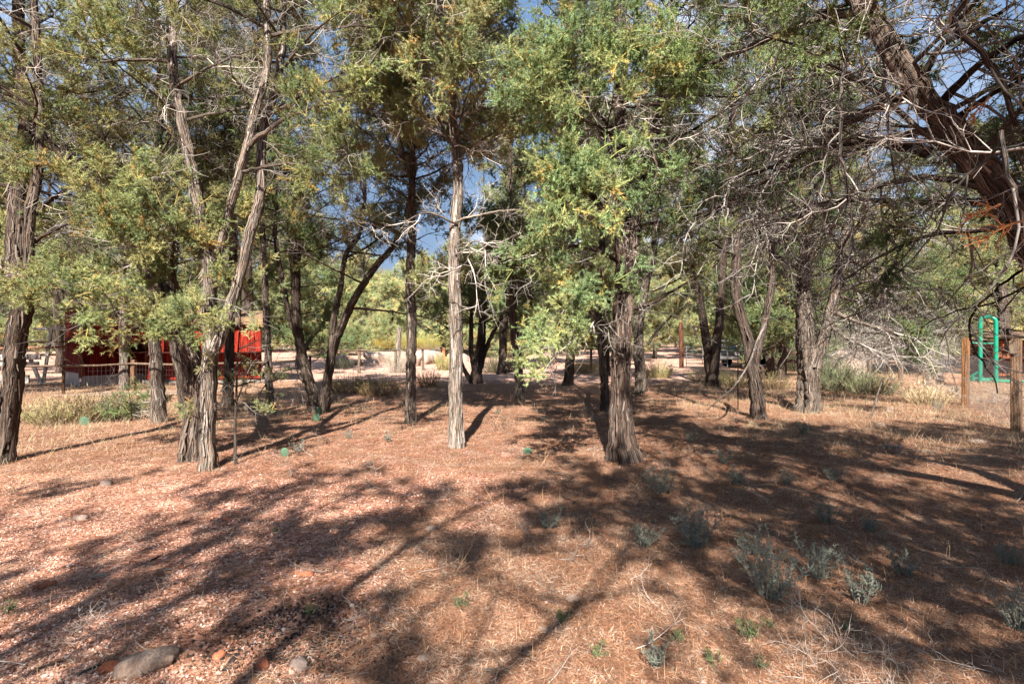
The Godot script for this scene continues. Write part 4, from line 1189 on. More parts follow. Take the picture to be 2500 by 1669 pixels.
	tree("juniper_tree", "dark slim trunk just left behind the big flared trunk", Vector3(2.08, 0.00, -11.30), [
		[[Vector3(2.08, -0.00, -11.30), Vector3(2.04, 0.77, -11.30), Vector3(1.97, 1.50, -11.30), Vector3(1.90, 2.40, -11.30), Vector3(2.02, 4.07, -11.50), Vector3(1.78, 6.55, -11.70), Vector3(1.92, 8.98, -12.00)], 0.105, 0.03]],
		{"kind": 1, "bark": dark, "n": 32, "t0": 0.4, "spread": 1.8})
	tree("juniper_tree", "stout trunk with shaggy base just right behind the big trunk", Vector3(3.88, 0.01, -15.50), [
		[[Vector3(3.88, -0.01, -15.50), Vector3(3.87, 0.73, -15.50), Vector3(3.84, 1.72, -15.50), Vector3(4.03, 3.21, -15.50), Vector3(4.40, 4.99, -15.70), Vector3(4.35, 8.39, -16.00)], 0.20, 0.05]],
		{"kind": 2, "bark": mid * 0.9, "n": 36, "t0": 0.35, "spread": 2.3, "step": 0.3, "cs": 1.3}, [
		[[Vector3(4.07, 1.48, -15.40), Vector3(4.38, 1.96, -15.20), Vector3(4.80, 2.44, -15.00), Vector3(4.98, 2.80, -15.00)], 0.05, 0.02]])
	tree("juniper_tree", "dark leaning trunk crossed by a bare fallen branch, right of centre", Vector3(4.87, -0.00, -10.10), [
		[[Vector3(4.87, -0.02, -10.10), Vector3(4.82, 0.53, -10.10), Vector3(4.73, 1.10, -10.10), Vector3(4.62, 1.66, -10.10), Vector3(4.49, 2.15, -10.10), Vector3(4.41, 2.71, -10.10), Vector3(4.49, 3.79, -10.20), Vector3(4.37, 5.29, -10.30), Vector3(4.62, 7.30, -10.50)], 0.145, 0.035],
		[[Vector3(4.77, 1.02, -10.10), Vector3(4.90, 1.58, -10.10), Vector3(5.03, 2.15, -10.10), Vector3(5.12, 2.71, -10.10), Vector3(5.22, 3.79, -10.20), Vector3(5.52, 5.29, -10.30), Vector3(5.74, 6.99, -10.40)], 0.085, 0.03]],
		{"kind": 3, "bark": dark * 0.95, "n": 54, "t0": 0.34, "spread": 2.2, "dead": 1.0, "leaf": 0.5, "ds": 1.3, "tall": 1.5})
	tree("juniper_tree", "thick juniper trunk splitting into two pale upper stems, right", Vector3(6.60, -0.00, -11.30), [
		[[Vector3(6.60, -0.02, -11.30), Vector3(6.56, 0.50, -11.30), Vector3(6.53, 1.04, -11.30), Vector3(6.45, 1.86, -11.30), Vector3(6.42, 2.76, -11.30), Vector3(6.58, 4.05, -11.40), Vector3(6.59, 5.76, -11.60), Vector3(6.89, 8.01, -11.80)], 0.24, 0.05],
		[[Vector3(6.56, 0.96, -11.20), Vector3(6.72, 1.41, -11.20), Vector3(6.92, 2.03, -11.20), Vector3(7.08, 2.75, -11.20), Vector3(7.29, 3.57, -11.30), Vector3(7.57, 5.05, -11.40), Vector3(7.61, 6.97, -11.60)], 0.14, 0.04]],
		{"kind": 3, "bark": mid * 1.15, "n": 50, "t0": 0.38, "spread": 2.3, "dead": 1.0, "leaf": 0.4, "ds": 1.4, "flute": 0.3, "sides": 18}, [
		[[Vector3(7.03, 2.57, -11.20), Vector3(7.41, 2.81, -10.90), Vector3(7.88, 2.87, -10.70), Vector3(8.31, 2.77, -10.60)], 0.045, 0.015, {"dead": 1.0, "leaf": 0.5}],
		[[Vector3(6.99, 2.21, -11.20), Vector3(7.43, 1.93, -10.80), Vector3(7.81, 1.75, -10.50), Vector3(8.24, 1.25, -10.30)], 0.05, 0.015, {"dead": 1.0, "leaf": 0.15, "hang": 0.3, "step": 0.14}],
		[[Vector3(6.90, 1.94, -11.20), Vector3(7.24, 1.58, -10.90), Vector3(7.62, 1.41, -10.70)], 0.035, 0.012, {"dead": 1.0, "leaf": 0.0, "hang": 0.3, "step": 0.09}],
		[[Vector3(7.19, 2.85, -11.30), Vector3(8.07, 2.61, -11.60), Vector3(9.04, 2.16, -11.90), Vector3(10.05, 1.39, -12.20)], 0.04, 0.012, {"dead": 1.0, "leaf": 0.25, "hang": 0.3, "step": 0.09}],
		[[Vector3(7.14, 2.58, -11.30), Vector3(8.45, 2.45, -12.00), Vector3(9.98, 2.30, -12.60), Vector3(11.34, 1.90, -13.00)], 0.04, 0.012, {"dead": 1.0, "leaf": 0.35, "hang": 0.25, "step": 0.10}],
		[[Vector3(7.23, 3.30, -11.30), Vector3(8.06, 3.29, -11.20), Vector3(8.97, 2.92, -11.10), Vector3(9.68, 2.38, -11.00)], 0.04, 0.012, {"dead": 1.0, "leaf": 0.35, "hang": 0.25, "step": 0.10}]])
	tree("juniper_tree", "slim trunk in shade between the leaning trunk and the split trunk", Vector3(11.16, 0.11, -22.00), [
		[[Vector3(11.16, 0.07, -22.00), Vector3(11.09, 1.09, -22.00), Vector3(11.19, 2.50, -22.00), Vector3(11.09, 4.96, -22.00), Vector3(11.42, 7.87, -22.30)], 0.2, 0.05]],
		{"kind": 3, "bark": mid, "n": 36, "t0": 0.15, "spread": 3.2, "step": 0.4, "cs": 1.7})
	# the tree that leans in from the right
	tree("juniper_tree", "massive stringy trunk leaning in over the right edge with bare limbs", Vector3(5.4, 0, -4.3), [
		[[Vector3(5.4, -0.1, -4.3), Vector3(4.9, 1.2, -4.15), Vector3(4.07, 2.42, -4.05), Vector3(3.68, 2.87, -4.00), Vector3(3.33, 3.32, -4.00), Vector3(3.04, 3.71, -4.00), Vector3(2.88, 4.06, -4.05), Vector3(2.72, 4.55, -4.20), Vector3(2.57, 5.15, -4.40)], 0.17, 0.07],
		[[Vector3(5.2, 0.6, -4.3), Vector3(5.4, 2.0, -4.0), Vector3(5.0, 3.6, -3.4), Vector3(4.8, 5.4, -3.0)], 0.12, 0.05]],
		{"kind": 3, "bark": Color(0.30, 0.25, 0.215), "n": 40, "t0": 0.42, "spread": 2.3, "rise": 0.5, "dead": 1.0, "leaf": 0.45, "ds": 1.2, "flute": 0.28, "sides": 20, "step": 0.18, "hang": 0.1}, [
		[[Vector3(3.30, 3.04, -4.05), Vector3(3.12, 3.18, -4.20), Vector3(2.99, 3.27, -4.40), Vector3(2.73, 3.34, -4.80), Vector3(2.50, 3.27, -5.20), Vector3(2.24, 3.28, -5.50)], 0.05, 0.012, {"leaf": 0.15, "dead": 1.0, "step": 0.12, "hang": 0.25, "tone": Color(0.12, 0.095, 0.08)}],
		[[Vector3(3.33, 3.19, -4.00), Vector3(3.05, 3.20, -4.10), Vector3(2.86, 3.14, -4.30), Vector3(2.76, 3.00, -4.60), Vector3(2.69, 2.68, -4.80)], 0.03, 0.008, {"leaf": 0.0, "dead": 1.0, "step": 0.14, "hang": 0.3, "tone": Color(0.36, 0.32, 0.29)}],
		[[Vector3(3.68, 2.76, -4.00), Vector3(3.31, 2.87, -4.10), Vector3(3.10, 2.86, -4.30), Vector3(2.91, 2.82, -4.60), Vector3(2.60, 2.71, -5.00)], 0.028, 0.008, {"leaf": 0.0, "dead": 1.0, "step": 0.14, "hang": 0.3, "tone": Color(0.34, 0.30, 0.27)}],
		[[Vector3(3.74, 2.65, -4.00), Vector3(3.36, 2.70, -4.20), Vector3(3.05, 2.82, -4.60), Vector3(2.84, 2.85, -5.00), Vector3(2.55, 2.73, -5.40)], 0.035, 0.01, {"leaf": 0.1, "dead": 1.0, "step": 0.14, "hang": 0.25, "tone": Color(0.16, 0.13, 0.11)}],
		[[Vector3(3.13, 3.49, -4.05), Vector3(2.99, 3.49, -4.30), Vector3(2.90, 3.45, -4.70), Vector3(2.70, 3.27, -5.20), Vector3(2.42, 3.12, -5.70), Vector3(2.00, 2.96, -6.10)], 0.04, 0.012, {"leaf": 0.2, "dead": 1.0, "step": 0.15, "hang": 0.2}],
		[[Vector3(2.79, 4.22, -4.10), Vector3(2.61, 4.40, -4.60), Vector3(2.36, 4.45, -5.00), Vector3(2.12, 4.50, -5.40), Vector3(1.86, 4.54, -5.80)], 0.04, 0.012, {"leaf": 0.6, "dead": 0.8, "step": 0.16}],
		[[Vector3(2.72, 4.28, -4.30), Vector3(2.71, 4.10, -4.40), Vector3(2.72, 3.88, -4.60), Vector3(2.76, 3.49, -4.80)], 0.035, 0.012, {"leaf": 0.3, "dead": 0.8, "tone": Color(0.42, 0.37, 0.33)}],
		[[Vector3(3.36, 3.42, -4.00), Vector3(3.40, 3.54, -3.80), Vector3(3.43, 3.61, -3.60), Vector3(3.45, 3.60, -3.40)], 0.035, 0.014, {"leaf": 0.3, "dead": 0.9, "step": 0.14, "tone": Color(0.10, 0.08, 0.07)}],
		[[Vector3(3.46, 3.29, -4.00), Vector3(3.59, 3.40, -3.90), Vector3(3.68, 3.45, -3.80), Vector3(3.82, 3.49, -3.70)], 0.025, 0.01, {"leaf": 0.4, "dead": 0.9, "step": 0.14, "tone": Color(0.10, 0.08, 0.07)}],
		[[Vector3(3.20, 3.61, -4.00), Vector3(3.28, 3.81, -3.90), Vector3(3.44, 3.87, -3.80), Vector3(3.64, 3.99, -3.70)], 0.03, 0.012, {"leaf": 0.4, "dead": 0.9, "step": 0.14, "tone": Color(0.10, 0.08, 0.07)}],
		[[Vector3(3.70, 2.36, -3.70), Vector3(3.53, 2.40, -3.90), Vector3(3.36, 2.40, -4.20), Vector3(3.20, 2.28, -4.50), Vector3(3.03, 2.06, -4.80)], 0.024, 0.007, {"leaf": 0.2, "dead": 1.0, "step": 0.14, "hang": 0.3, "tone": Color(0.32, 0.28, 0.25)}],
		[[Vector3(2.40, 3.57, -3.70), Vector3(2.32, 3.23, -3.60), Vector3(2.31, 2.92, -3.60), Vector3(2.35, 2.66, -3.60), Vector3(2.40, 2.20, -3.60)], 0.014, 0.006, {"leaf": 0.0, "dead": 0.9, "step": 0.16, "ds": 0.7, "tone": Color(0.33, 0.30, 0.28)}],
		[[Vector3(2.56, 3.58, -3.60), Vector3(2.55, 3.30, -3.50), Vector3(2.58, 3.05, -3.50), Vector3(2.60, 2.77, -3.50), Vector3(2.66, 2.49, -3.50)], 0.011, 0.005, {"leaf": 0.0, "dead": 0.9, "step": 0.16, "ds": 0.7, "tone": Color(0.33, 0.30, 0.28)}],
		[[Vector3(3.15, 2.91, -3.30), Vector3(3.17, 2.72, -3.30), Vector3(3.23, 2.54, -3.30), Vector3(3.43, 2.34, -3.40)], 0.018, 0.012, {"leaf": 0.0, "dead": 0.5, "tone": Color(0.40, 0.37, 0.35)}],
		[[Vector3(4.27, 2.20, -4.20), Vector3(4.00, 2.00, -4.20), Vector3(3.80, 1.80, -4.20), Vector3(3.76, 1.56, -4.20), Vector3(3.90, 1.33, -4.20), Vector3(4.00, 1.13, -4.20)], 0.012, 0.004, {"leaf": 0.0, "dead": 0.5, "ds": 0.7, "tone": Color(0.09, 0.07, 0.06)}],
		[[Vector3(4.47, 2.06, -4.40), Vector3(4.12, 1.88, -4.40), Vector3(3.80, 1.81, -4.40), Vector3(3.60, 1.67, -4.50)], 0.010, 0.004, {"leaf": 0.4, "dead": 0.5, "ds": 0.7, "tone": Color(0.12, 0.1, 0.09)}]])
	tree("juniper_tree", "grey trunk beyond the green pipe chute at the right edge", Vector3(20.24, 0.02, -21.00), [
		[[Vector3(20.24, 0.00, -21.00), Vector3(20.19, 1.28, -21.00), Vector3(20.16, 3.13, -21.00), Vector3(19.99, 5.48, -21.00), Vector3(20.72, 8.64, -21.40)], 0.28, 0.06]],
		{"kind": 4, "bark": mid, "n": 44, "t0": 0.2, "spread": 3.6, "step": 0.34, "cs": 1.6, "more": 0.8})
	# trees behind the camera: they cast the shade in front of it
	var back := {"kind": 1, "n": 34, "t0": 0.35, "spread": 2.2, "dead": 0.7, "leaf": 0.75, "step": 0.26, "cs": 1.1, "more": 0.6, "sides": 8, "twin": 0.6, "bare": 0.25, "fill": 0.06}
	var thick := {"kind": 1, "n": 72, "t0": 0.3, "spread": 2.6, "dead": 0.9, "leaf": 0.68, "step": 0.22, "cs": 0.95, "more": 0.8, "sides": 8, "twin": 0.7, "bare": 0.2, "fill": 0.02}
	tree("juniper_tree", "juniper behind the viewer whose shade falls on the left foreground", Vector3(-2.7, 0, 2.6), [
		[[Vector3(-2.7, 0, 2.6), Vector3(-2.9, 3.0, 2.5), Vector3(-2.75, 5.2, 2.3), Vector3(-2.8, 6.9, 2.3)], 0.13, 0.015],
		[[Vector3(-2.8, 1.0, 2.6), Vector3(-3.9, 3.6, 2.2), Vector3(-4.9, 5.3, 2.3), Vector3(-5.4, 6.4, 2.0)], 0.09, 0.015]], back)
	tree("juniper_tree", "juniper behind the viewer whose shade falls on the middle foreground", Vector3(-1.4, 0, 3.7), [
		[[Vector3(-1.4, 0, 3.7), Vector3(-1.7, 3.0, 3.6), Vector3(-1.55, 5.4, 3.4), Vector3(-1.1, 7.0, 3.4), Vector3(-0.5, 8.1, 3.5)], 0.14, 0.015],
		[[Vector3(-1.6, 2.4, 3.6), Vector3(-0.8, 4.6, 3.4), Vector3(0.2, 6.2, 3.5), Vector3(0.6, 7.6, 3.6)], 0.06, 0.01]], back)
	tree("juniper_tree", "juniper behind the viewer whose shade falls on the right foreground", Vector3(3.9, 0, 1.6), [
		[[Vector3(3.9, 0, 1.6), Vector3(3.7, 2.6, 1.4), Vector3(3.1, 5.0, 1.3), Vector3(3.4, 7.6, 1.2)], 0.15, 0.02],
		[[Vector3(3.8, 1.6, 1.5), Vector3(2.8, 3.4, 1.6), Vector3(1.7, 5.2, 1.7), Vector3(1.2, 6.8, 1.6)], 0.09, 0.012]], thick, [
		[[Vector3(3.7, 3.0, 1.4), Vector3(2.8, 3.5, 0.2), Vector3(1.9, 3.1, -1.0), Vector3(1.46, 2.66, -1.62), Vector3(1.47, 2.46, -1.60), Vector3(1.52, 2.35, -1.60), Vector3(1.60, 2.23, -1.62)], 0.028, 0.007, {"leaf": 0.0, "dead": 0.25, "ds": 0.5, "tone": Color(0.13, 0.10, 0.085)}]])
	tree("juniper_tree", "juniper behind the viewer whose shade falls on the far right ground", Vector3(7.2, 0, 0.6), [
		[[Vector3(7.2, 0, 0.6), Vector3(7.0, 2.6, 0.5), Vector3(7.3, 5.0, 0.3), Vector3(7.0, 8.0, 0.2)], 0.15, 0.02]], thick)

func back_trees() -> void:
	var list := []
	var said := []
	list = [[-27.0, -27.0, 10.5, 2], [-22.5, -25.5, 11.0, 4], [-19.0, -26.6, 10.5, 0], [-30.0, -34.0, 8.5, 4], [-25.2, -33.0, 9.0, 2], [-16.0, -29.0, 11.0, 2], [-11.5, -28.0, 11.0, 1]]
	said = in_order(list, "juniper behind the red sheds, %s of its grove")
	for i in list.size():
		var q: Array = list[i]
		far_tree("juniper_tree", said[i], q[0], q[1], q[2], q[3], "junipers behind the red sheds")
	list = [[-15.5, -12.6, 8.5, 0], [-19.0, -17.0, 9.5, 2]]
	said = in_order(list, "bushy juniper beside the left wire fence, %s of two")
	for i in list.size():
		var q: Array = list[i]
		far_tree("juniper_tree", said[i], q[0], q[1], q[2], q[3], "junipers by the left fence", {"t0": 0.35})
	list = [[-14.0, -50.0, 9.0, 4], [-9.0, -54.0, 9.5, 4], [-4.0, -50.0, 9.0, 4], [1.0, -53.0, 9.5, 4], [-18.0, -44.0, 9.0, 2], [6.0, -50.0, 9.0, 2], [-11.0, -46.0, 6.0, 4], [-6.5, -47.0, 6.0, 4], [-1.5, -46.0, 6.5, 2]]
	said = in_order(list, "pale green juniper beyond the boulders and drive, %s")
	for i in list.size():
		var q: Array = list[i]
		far_tree("juniper_tree", said[i], q[0], q[1], q[2], q[3], "junipers beyond the drive", {"step": 0.36, "cs": 2.0, "t0": 0.03, "leaf": 1.0, "bright": 1.35, "fill": 0.25})
	list = [[3.0, -36.0, 8.0, 4], [6.0, -33.0, 7.5, 4], [8.5, -37.0, 8.5, 2], [12.0, -43.0, 9.0, 4], [17.0, -42.0, 9.0, 4], [22.0, -44.0, 9.0, 2], [27.0, -47.0, 9.5, 4], [4.5, -24.5, 7.5, 2], [0.5, -33.0, 8.0, 2]]
	said = in_order(list, "light green juniper in the belt behind the gate, %s")
	for i in list.size():
		var q: Array = list[i]
		far_tree("juniper_tree", said[i], q[0], q[1], q[2], q[3], "junipers behind the gate", {"step": 0.36, "cs": 1.9, "t0": 0.14, "leaf": 1.0, "bright": 1.3, "fill": 0.2})
	list = [[15.0, -27.5, 8.0, 3], [19.0, -26.0, 8.0, 4], [23.0, -25.5, 8.0, 4], [21.5, -30.0, 8.5, 2], [27.5, -29.0, 8.5, 4], [32.0, -32.0, 9.0, 4], [11.0, -21.0, 7.0, 3], [17.5, -36.5, 8.5, 3]]
	said = in_order(list, "full green juniper behind the right fence, %s of the thicket")
	for i in list.size():
		var q: Array = list[i]
		far_tree("juniper_tree", said[i], q[0], q[1], q[2], q[3], "junipers behind the right fence", {"t0": 0.1, "bright": 1.3, "fill": 0.2})
	list = [[-12.5, -24.5, 11.0, 2], [-0.6, -24.0, 10.0, 2], [2.0, -18.5, 9.5, 1], [7.0, -17.5, 9.5, 3]]
	said = in_order(list, "tall clear trunked juniper in the middle distance, %s of four")
	for i in list.size():
		var q: Array = list[i]
		far_tree("juniper_tree", said[i], q[0], q[1], q[2], q[3], "tall junipers in the middle distance", {"t0": 0.42, "spread": 2.4, "n": 36, "step": 0.34, "cs": 1.4, "dead": 0.8})
	for i in 26:
		var a := lerpf(-0.86, 0.86, i / 25.0)
		var r := 66.0 + 9.0 * sin(i * 2.7)
		far_tree("juniper_tree", "far juniper in the last row that closes the view", sin(a) * r, -cos(a) * r, 9.0 + 1.6 * sin(i * 1.9), 4 if i % 3 else 2, "far row of junipers", {"n": 24, "step": 0.8, "cs": 4.0, "t0": 0.0, "leaf": 1.0, "bare": -0.3, "dead": 0.0, "spread": 3.8, "sub": 1.2})

func small_things() -> void:
	# sagebrush
	var sg := Color(0.165, 0.18, 0.14)
	var protos := [
		sage_proto("largest silvery sagebrush, with white tips, in the right foreground", 81, 0.36, 14, sg * 1.15, on(1.50, -2.98)),
		sage_proto("tall sagebrush beside the big flared trunk's right foot", 82, 0.36, 11, sg, on(1.52, -5.24)),
		sage_proto("low sagebrush in dapples, alone between centre and right foreground", 83, 0.19, 10, sg * 0.9, on(0.28, -4.14))]
	for q in [
		[on(0.96, -3.74), 2, 1.1, "sagebrush right of the lone low one, in the shade"], [on(1.37, -3.77), 0, 0.8, "upright sagebrush with one sunlit top, left of the cluster of four"],
		[on(1.70, -3.64), 1, 0.75, "feathery sagebrush just behind the largest one"], [on(1.95, -3.24), 0, 0.8, "dark grey sagebrush right of the largest one"],
		[on(2.01, -2.95), 2, 1.1, "sprawling thin sagebrush right of the cluster, nearest the right edge"], [on(2.69, -4.38), 1, 0.6, "sunlit sagebrush behind the cluster, catching a bright patch"],
		[on(2.92, -4.18), 2, 0.9, "small sagebrush beside the curved pale branch"], [on(3.01, -5.60), 1, 0.6, "sagebrush in the middle right shade, left of a pair"],
		[on(3.59, -5.73), 1, 0.65, "bushy sagebrush at the edge of the shade, right of a pair"], [on(2.47, -5.60), 2, 1.3, "low wide sagebrush behind the right cluster"],
		[on(2.70, -6.55), 2, 1.0, "small sagebrush halfway to the leaning dark trunk"], [on(2.75, -7.81), 1, 0.6, "sagebrush standing right of the big trunk, further back"],
		[on(4.66, -8.21), 2, 1.2, "small sagebrush near the split trunk's foot"], [on(-2.64, -8.28), 1, 0.55, "pale sagebrush in the streaked shade near the forked tree"],
		[on(-2.96, -7.12), 2, 1.2, "grey sagebrush at the sunny edge near the twin trunks"], [on(-1.95, -8.07), 2, 0.9, "tiny sagebrush in sun left of the pale trunk"],
		[on(2.55, -3.35), 2, 1.0, "faint sagebrush in the right foreground shade"], [on(3.51, -3.61), 1, 0.6, "sagebrush cut by the right edge of the picture"],
		[on(2.64, -2.67), 0, 0.7, "sagebrush in the lower right corner"], [on(9.71, -11.67), 1, 0.7, "pale sagebrush in the sunny grass by the right fence"],
		[on(13.29, -15.38), 2, 1.6, "blue grey sagebrush at the foot of the second squared post"], [on(-0.31, -11.01), 1, 0.6, "sagebrush in shade behind the pale trunk"],
		[on(0.67, -2.37), 2, 0.7, "small sagebrush at the bottom edge, middle right"]]:
		copy_of(protos[q[1]], q[0], float(q[0].x) * 7.0, q[2] * rng.randf_range(0.8, 1.2), q[3])
	# green seedlings
	var gr := Color(0.11, 0.13, 0.055)
	var sp := sage_proto("bright green leafy seedling in the sunny patch at lower right", 84, 0.09, 6, gr, on(1.20, -2.60))
	sp.name = numbered("seedling")
	sp.set_meta("category", "seedling")
	for q in [[on(1.35, -2.69), "green seedling right of the bright leafy one"], [on(0.94, -2.40), "round leaved seedling at the bottom edge, lower right"], [on(1.15, -2.37), "yellow green seedling at the bottom edge by the twig pile"], [on(-0.29, -2.89), "small yellow green seedling, left of the middle foreground"], [on(0.27, -2.73), "tall thin seedling by the grey flat stone"], [on(-1.92, -4.16), "thin green seedling in the foreground shade left"], [on(-1.11, -2.82), "bright tiny seedling by the dark pellets"], [on(-2.86, -2.91), "yellowish seedling at the left edge of the foreground"], [on(0.83, -2.56), "seedling between the two sunny patches, lower right"], [on(1.75, -2.67), "seedling in deep shade, lower right"], [on(0.41, -2.43), "pale seedling near the bottom edge, middle"]]:
		var o := copy_of(sp, q[0], q[0].x * 9.0, 0.4 + 0.35 * absf(sin(q[0].x * 5.0)), q[1])
	# bushes and bunch grass
	var tan_ := Color(0.37, 0.28, 0.16)
	var yg := Color(0.20, 0.205, 0.085)
	for q in [
		["bunch_grass", "tan bunch grass in front of the left fence post", on(-9.21, -9.89), 0.5, 0.9, 240, tan_, tan_ * 0.8], ["bunch_grass", "yellow green bunch grass in front of the small red shed", on(-8.44, -9.59), 0.6, 1.1, 330, yg * 1.2, tan_ * 0.9],
		["bunch_grass", "tallest feathery bunch grass between two greener ones, left", on(-8.30, -9.89), 0.75, 1.0, 330, tan_ * 1.15, tan_ * 0.9], ["bunch_grass", "green tinged bunch grass right of the feathery one", on(-8.06, -10.20), 0.5, 1.0, 260, yg, tan_ * 0.7],
		["shrub", "dark green low shrub at the end of the left grass row", on(-8.29, -11.33), 0.55, 1.0, 260, Color(0.13, 0.16, 0.07), Color(0.2, 0.18, 0.09)], ["bunch_grass", "brown bunch grass beside the forked dark tree", on(-4.88, -15.63), 0.85, 1.5, 360, Color(0.30, 0.24, 0.10), Color(0.26, 0.17, 0.09)],
		["bunch_grass", "second brown grass clump, nearer the thin knotted trunk", on(-3.85, -14.79), 0.8, 1.3, 340, Color(0.28, 0.24, 0.10), Color(0.25, 0.16, 0.09)], ["bunch_grass", "reddish dry grass left of the pale trunk, by the drive", on(-2.86, -17.45), 0.8, 0.8, 200, Color(0.45, 0.28, 0.14), Color(0.36, 0.2, 0.1)],
		["shrub", "pale yellow green shrub at the drive's near edge, right of the big trunk", on(6.20, -22.02), 1.1, 1.5, 420, Color(0.30, 0.34, 0.15), Color(0.36, 0.30, 0.14)], ["bunch_grass", "golden grass clump in sun beyond the big tree's left branches", on(3.74, -26.69), 1.0, 1.8, 360, Color(0.62, 0.48, 0.22), Color(0.5, 0.36, 0.15)],
		["bunch_grass", "golden green grass before the pipe gate, left clump", on(7.59, -19.77), 0.75, 1.6, 380, Color(0.42, 0.40, 0.14), tan_], ["bunch_grass", "golden green grass before the pipe gate, right clump", on(7.54, -17.45), 0.7, 1.3, 340, Color(0.36, 0.36, 0.13), tan_],
		["bunch_grass", "dry grass clump against the leaning dark trunk", on(8.52, -16.70), 0.7, 1.2, 260, Color(0.40, 0.34, 0.14), tan_ * 0.8], ["shrub", "grey green rounded shrub right of the split trunk", on(10.40, -16.01), 1.15, 1.7, 620, Color(0.24, 0.31, 0.16), Color(0.30, 0.30, 0.18)],
		["shrub", "second green shrub, joined to the rounded one on its right", on(10.60, -15.14), 0.9, 1.4, 480, Color(0.25, 0.31, 0.16), Color(0.32, 0.29, 0.17)], ["bunch_grass", "bleached grass tuft at the foot of the third squared post", on(10.39, -12.83), 0.75, 1.1, 260, Color(0.62, 0.50, 0.33), Color(0.5, 0.38, 0.22)],
		["shrub", "olive shrub low against the split trunk's right side", on(13.54, -21.29), 1.0, 1.3, 360, Color(0.14, 0.18, 0.08), Color(0.2, 0.18, 0.1)], ["shrub", "yellow flowering shrub behind the boulders, left of two", Vector3(-10.6, 1.0, -45.0), 1.7, 3.0, 620, Color(0.42, 0.36, 0.05), Color(0.36, 0.26, 0.08)],
		["shrub", "yellow flowering shrub behind the boulders, right of two", Vector3(-8.6, 1.0, -44.0), 1.6, 2.6, 560, Color(0.40, 0.36, 0.06), Color(0.36, 0.27, 0.08)], ["shrub", "yellow green shrub beside the long boulder at the drive", Vector3(-6.9, 1.0, -43.0), 1.6, 2.0, 420, Color(0.36, 0.36, 0.07), Color(0.34, 0.28, 0.1)],
		["shrub", "sage green shrub before the fallen pale rocks, left", on(-10.08, -30.58), 0.9, 1.4, 320, Color(0.22, 0.26, 0.16), Color(0.28, 0.28, 0.18)], ["shrub", "bare pale grey shrub against the thin knotted trunk", on(-5.87, -26.69), 1.6, 1.4, 300, Color(0.30, 0.32, 0.18), Color(0.42, 0.36, 0.30)],
		["shrub", "dark green shrub under the fan of stems", on(-0.75, -26.69), 1.5, 2.2, 520, Color(0.08, 0.11, 0.05), Color(0.14, 0.12, 0.07)], ["shrub", "yellow green shrub just left of the pale trunk by the drive", on(-3.88, -28.85), 1.3, 0.9, 260, Color(0.30, 0.34, 0.10), Color(0.34, 0.30, 0.12)],
		["shrub", "dark leafy shrub filling the shade beside the pickup", on(14.84, -26.69), 2.2, 2.6, 620, Color(0.06, 0.085, 0.04), Color(0.1, 0.09, 0.05)]]:
		bush(q[0], q[1], "shrub" if q[0] == "shrub" else "grass clump", q[2], q[3], q[4], q[5], q[6], q[7])
	# a leafy sapling by the twin trunks
	tree("juniper_sapling", "thin young juniper with sparse leaves right of the twin trunks", Vector3(-3.43, -0.00, -6.35), [
		[[Vector3(-3.43, -0.01, -6.35), Vector3(-3.44, 0.40, -6.35), Vector3(-3.45, 0.80, -6.40), Vector3(-3.44, 1.21, -6.40), Vector3(-3.46, 1.73, -6.50), Vector3(-3.44, 2.30, -6.50)], 0.022, 0.008]],
		{"kind": 4, "bark": Color(0.26, 0.22, 0.19), "n": 14, "t0": 0.25, "spread": 0.55, "leaf": 0.35, "dead": 1.0, "ds": 0.45, "cs": 0.55, "sides": 7, "flute": 0.05})
	tree("juniper_sapling", "knee high juniper sapling standing before the left fence", Vector3(-7.35, -0.00, -9.90), [
		[[Vector3(-7.35, -0.02, -9.90), Vector3(-7.38, 0.35, -9.90), Vector3(-7.42, 0.63, -9.90)], 0.014, 0.006]], {"kind": 1, "n": 8, "t0": 0.4, "spread": 0.4, "cs": 0.7, "sides": 6, "flute": 0.0, "step": 0.12})
	# stones
	var tan2 := Color(0.50, 0.40, 0.33)
	var whi := Color(0.52, 0.44, 0.39)
	var redd := Color(0.50, 0.20, 0.12)
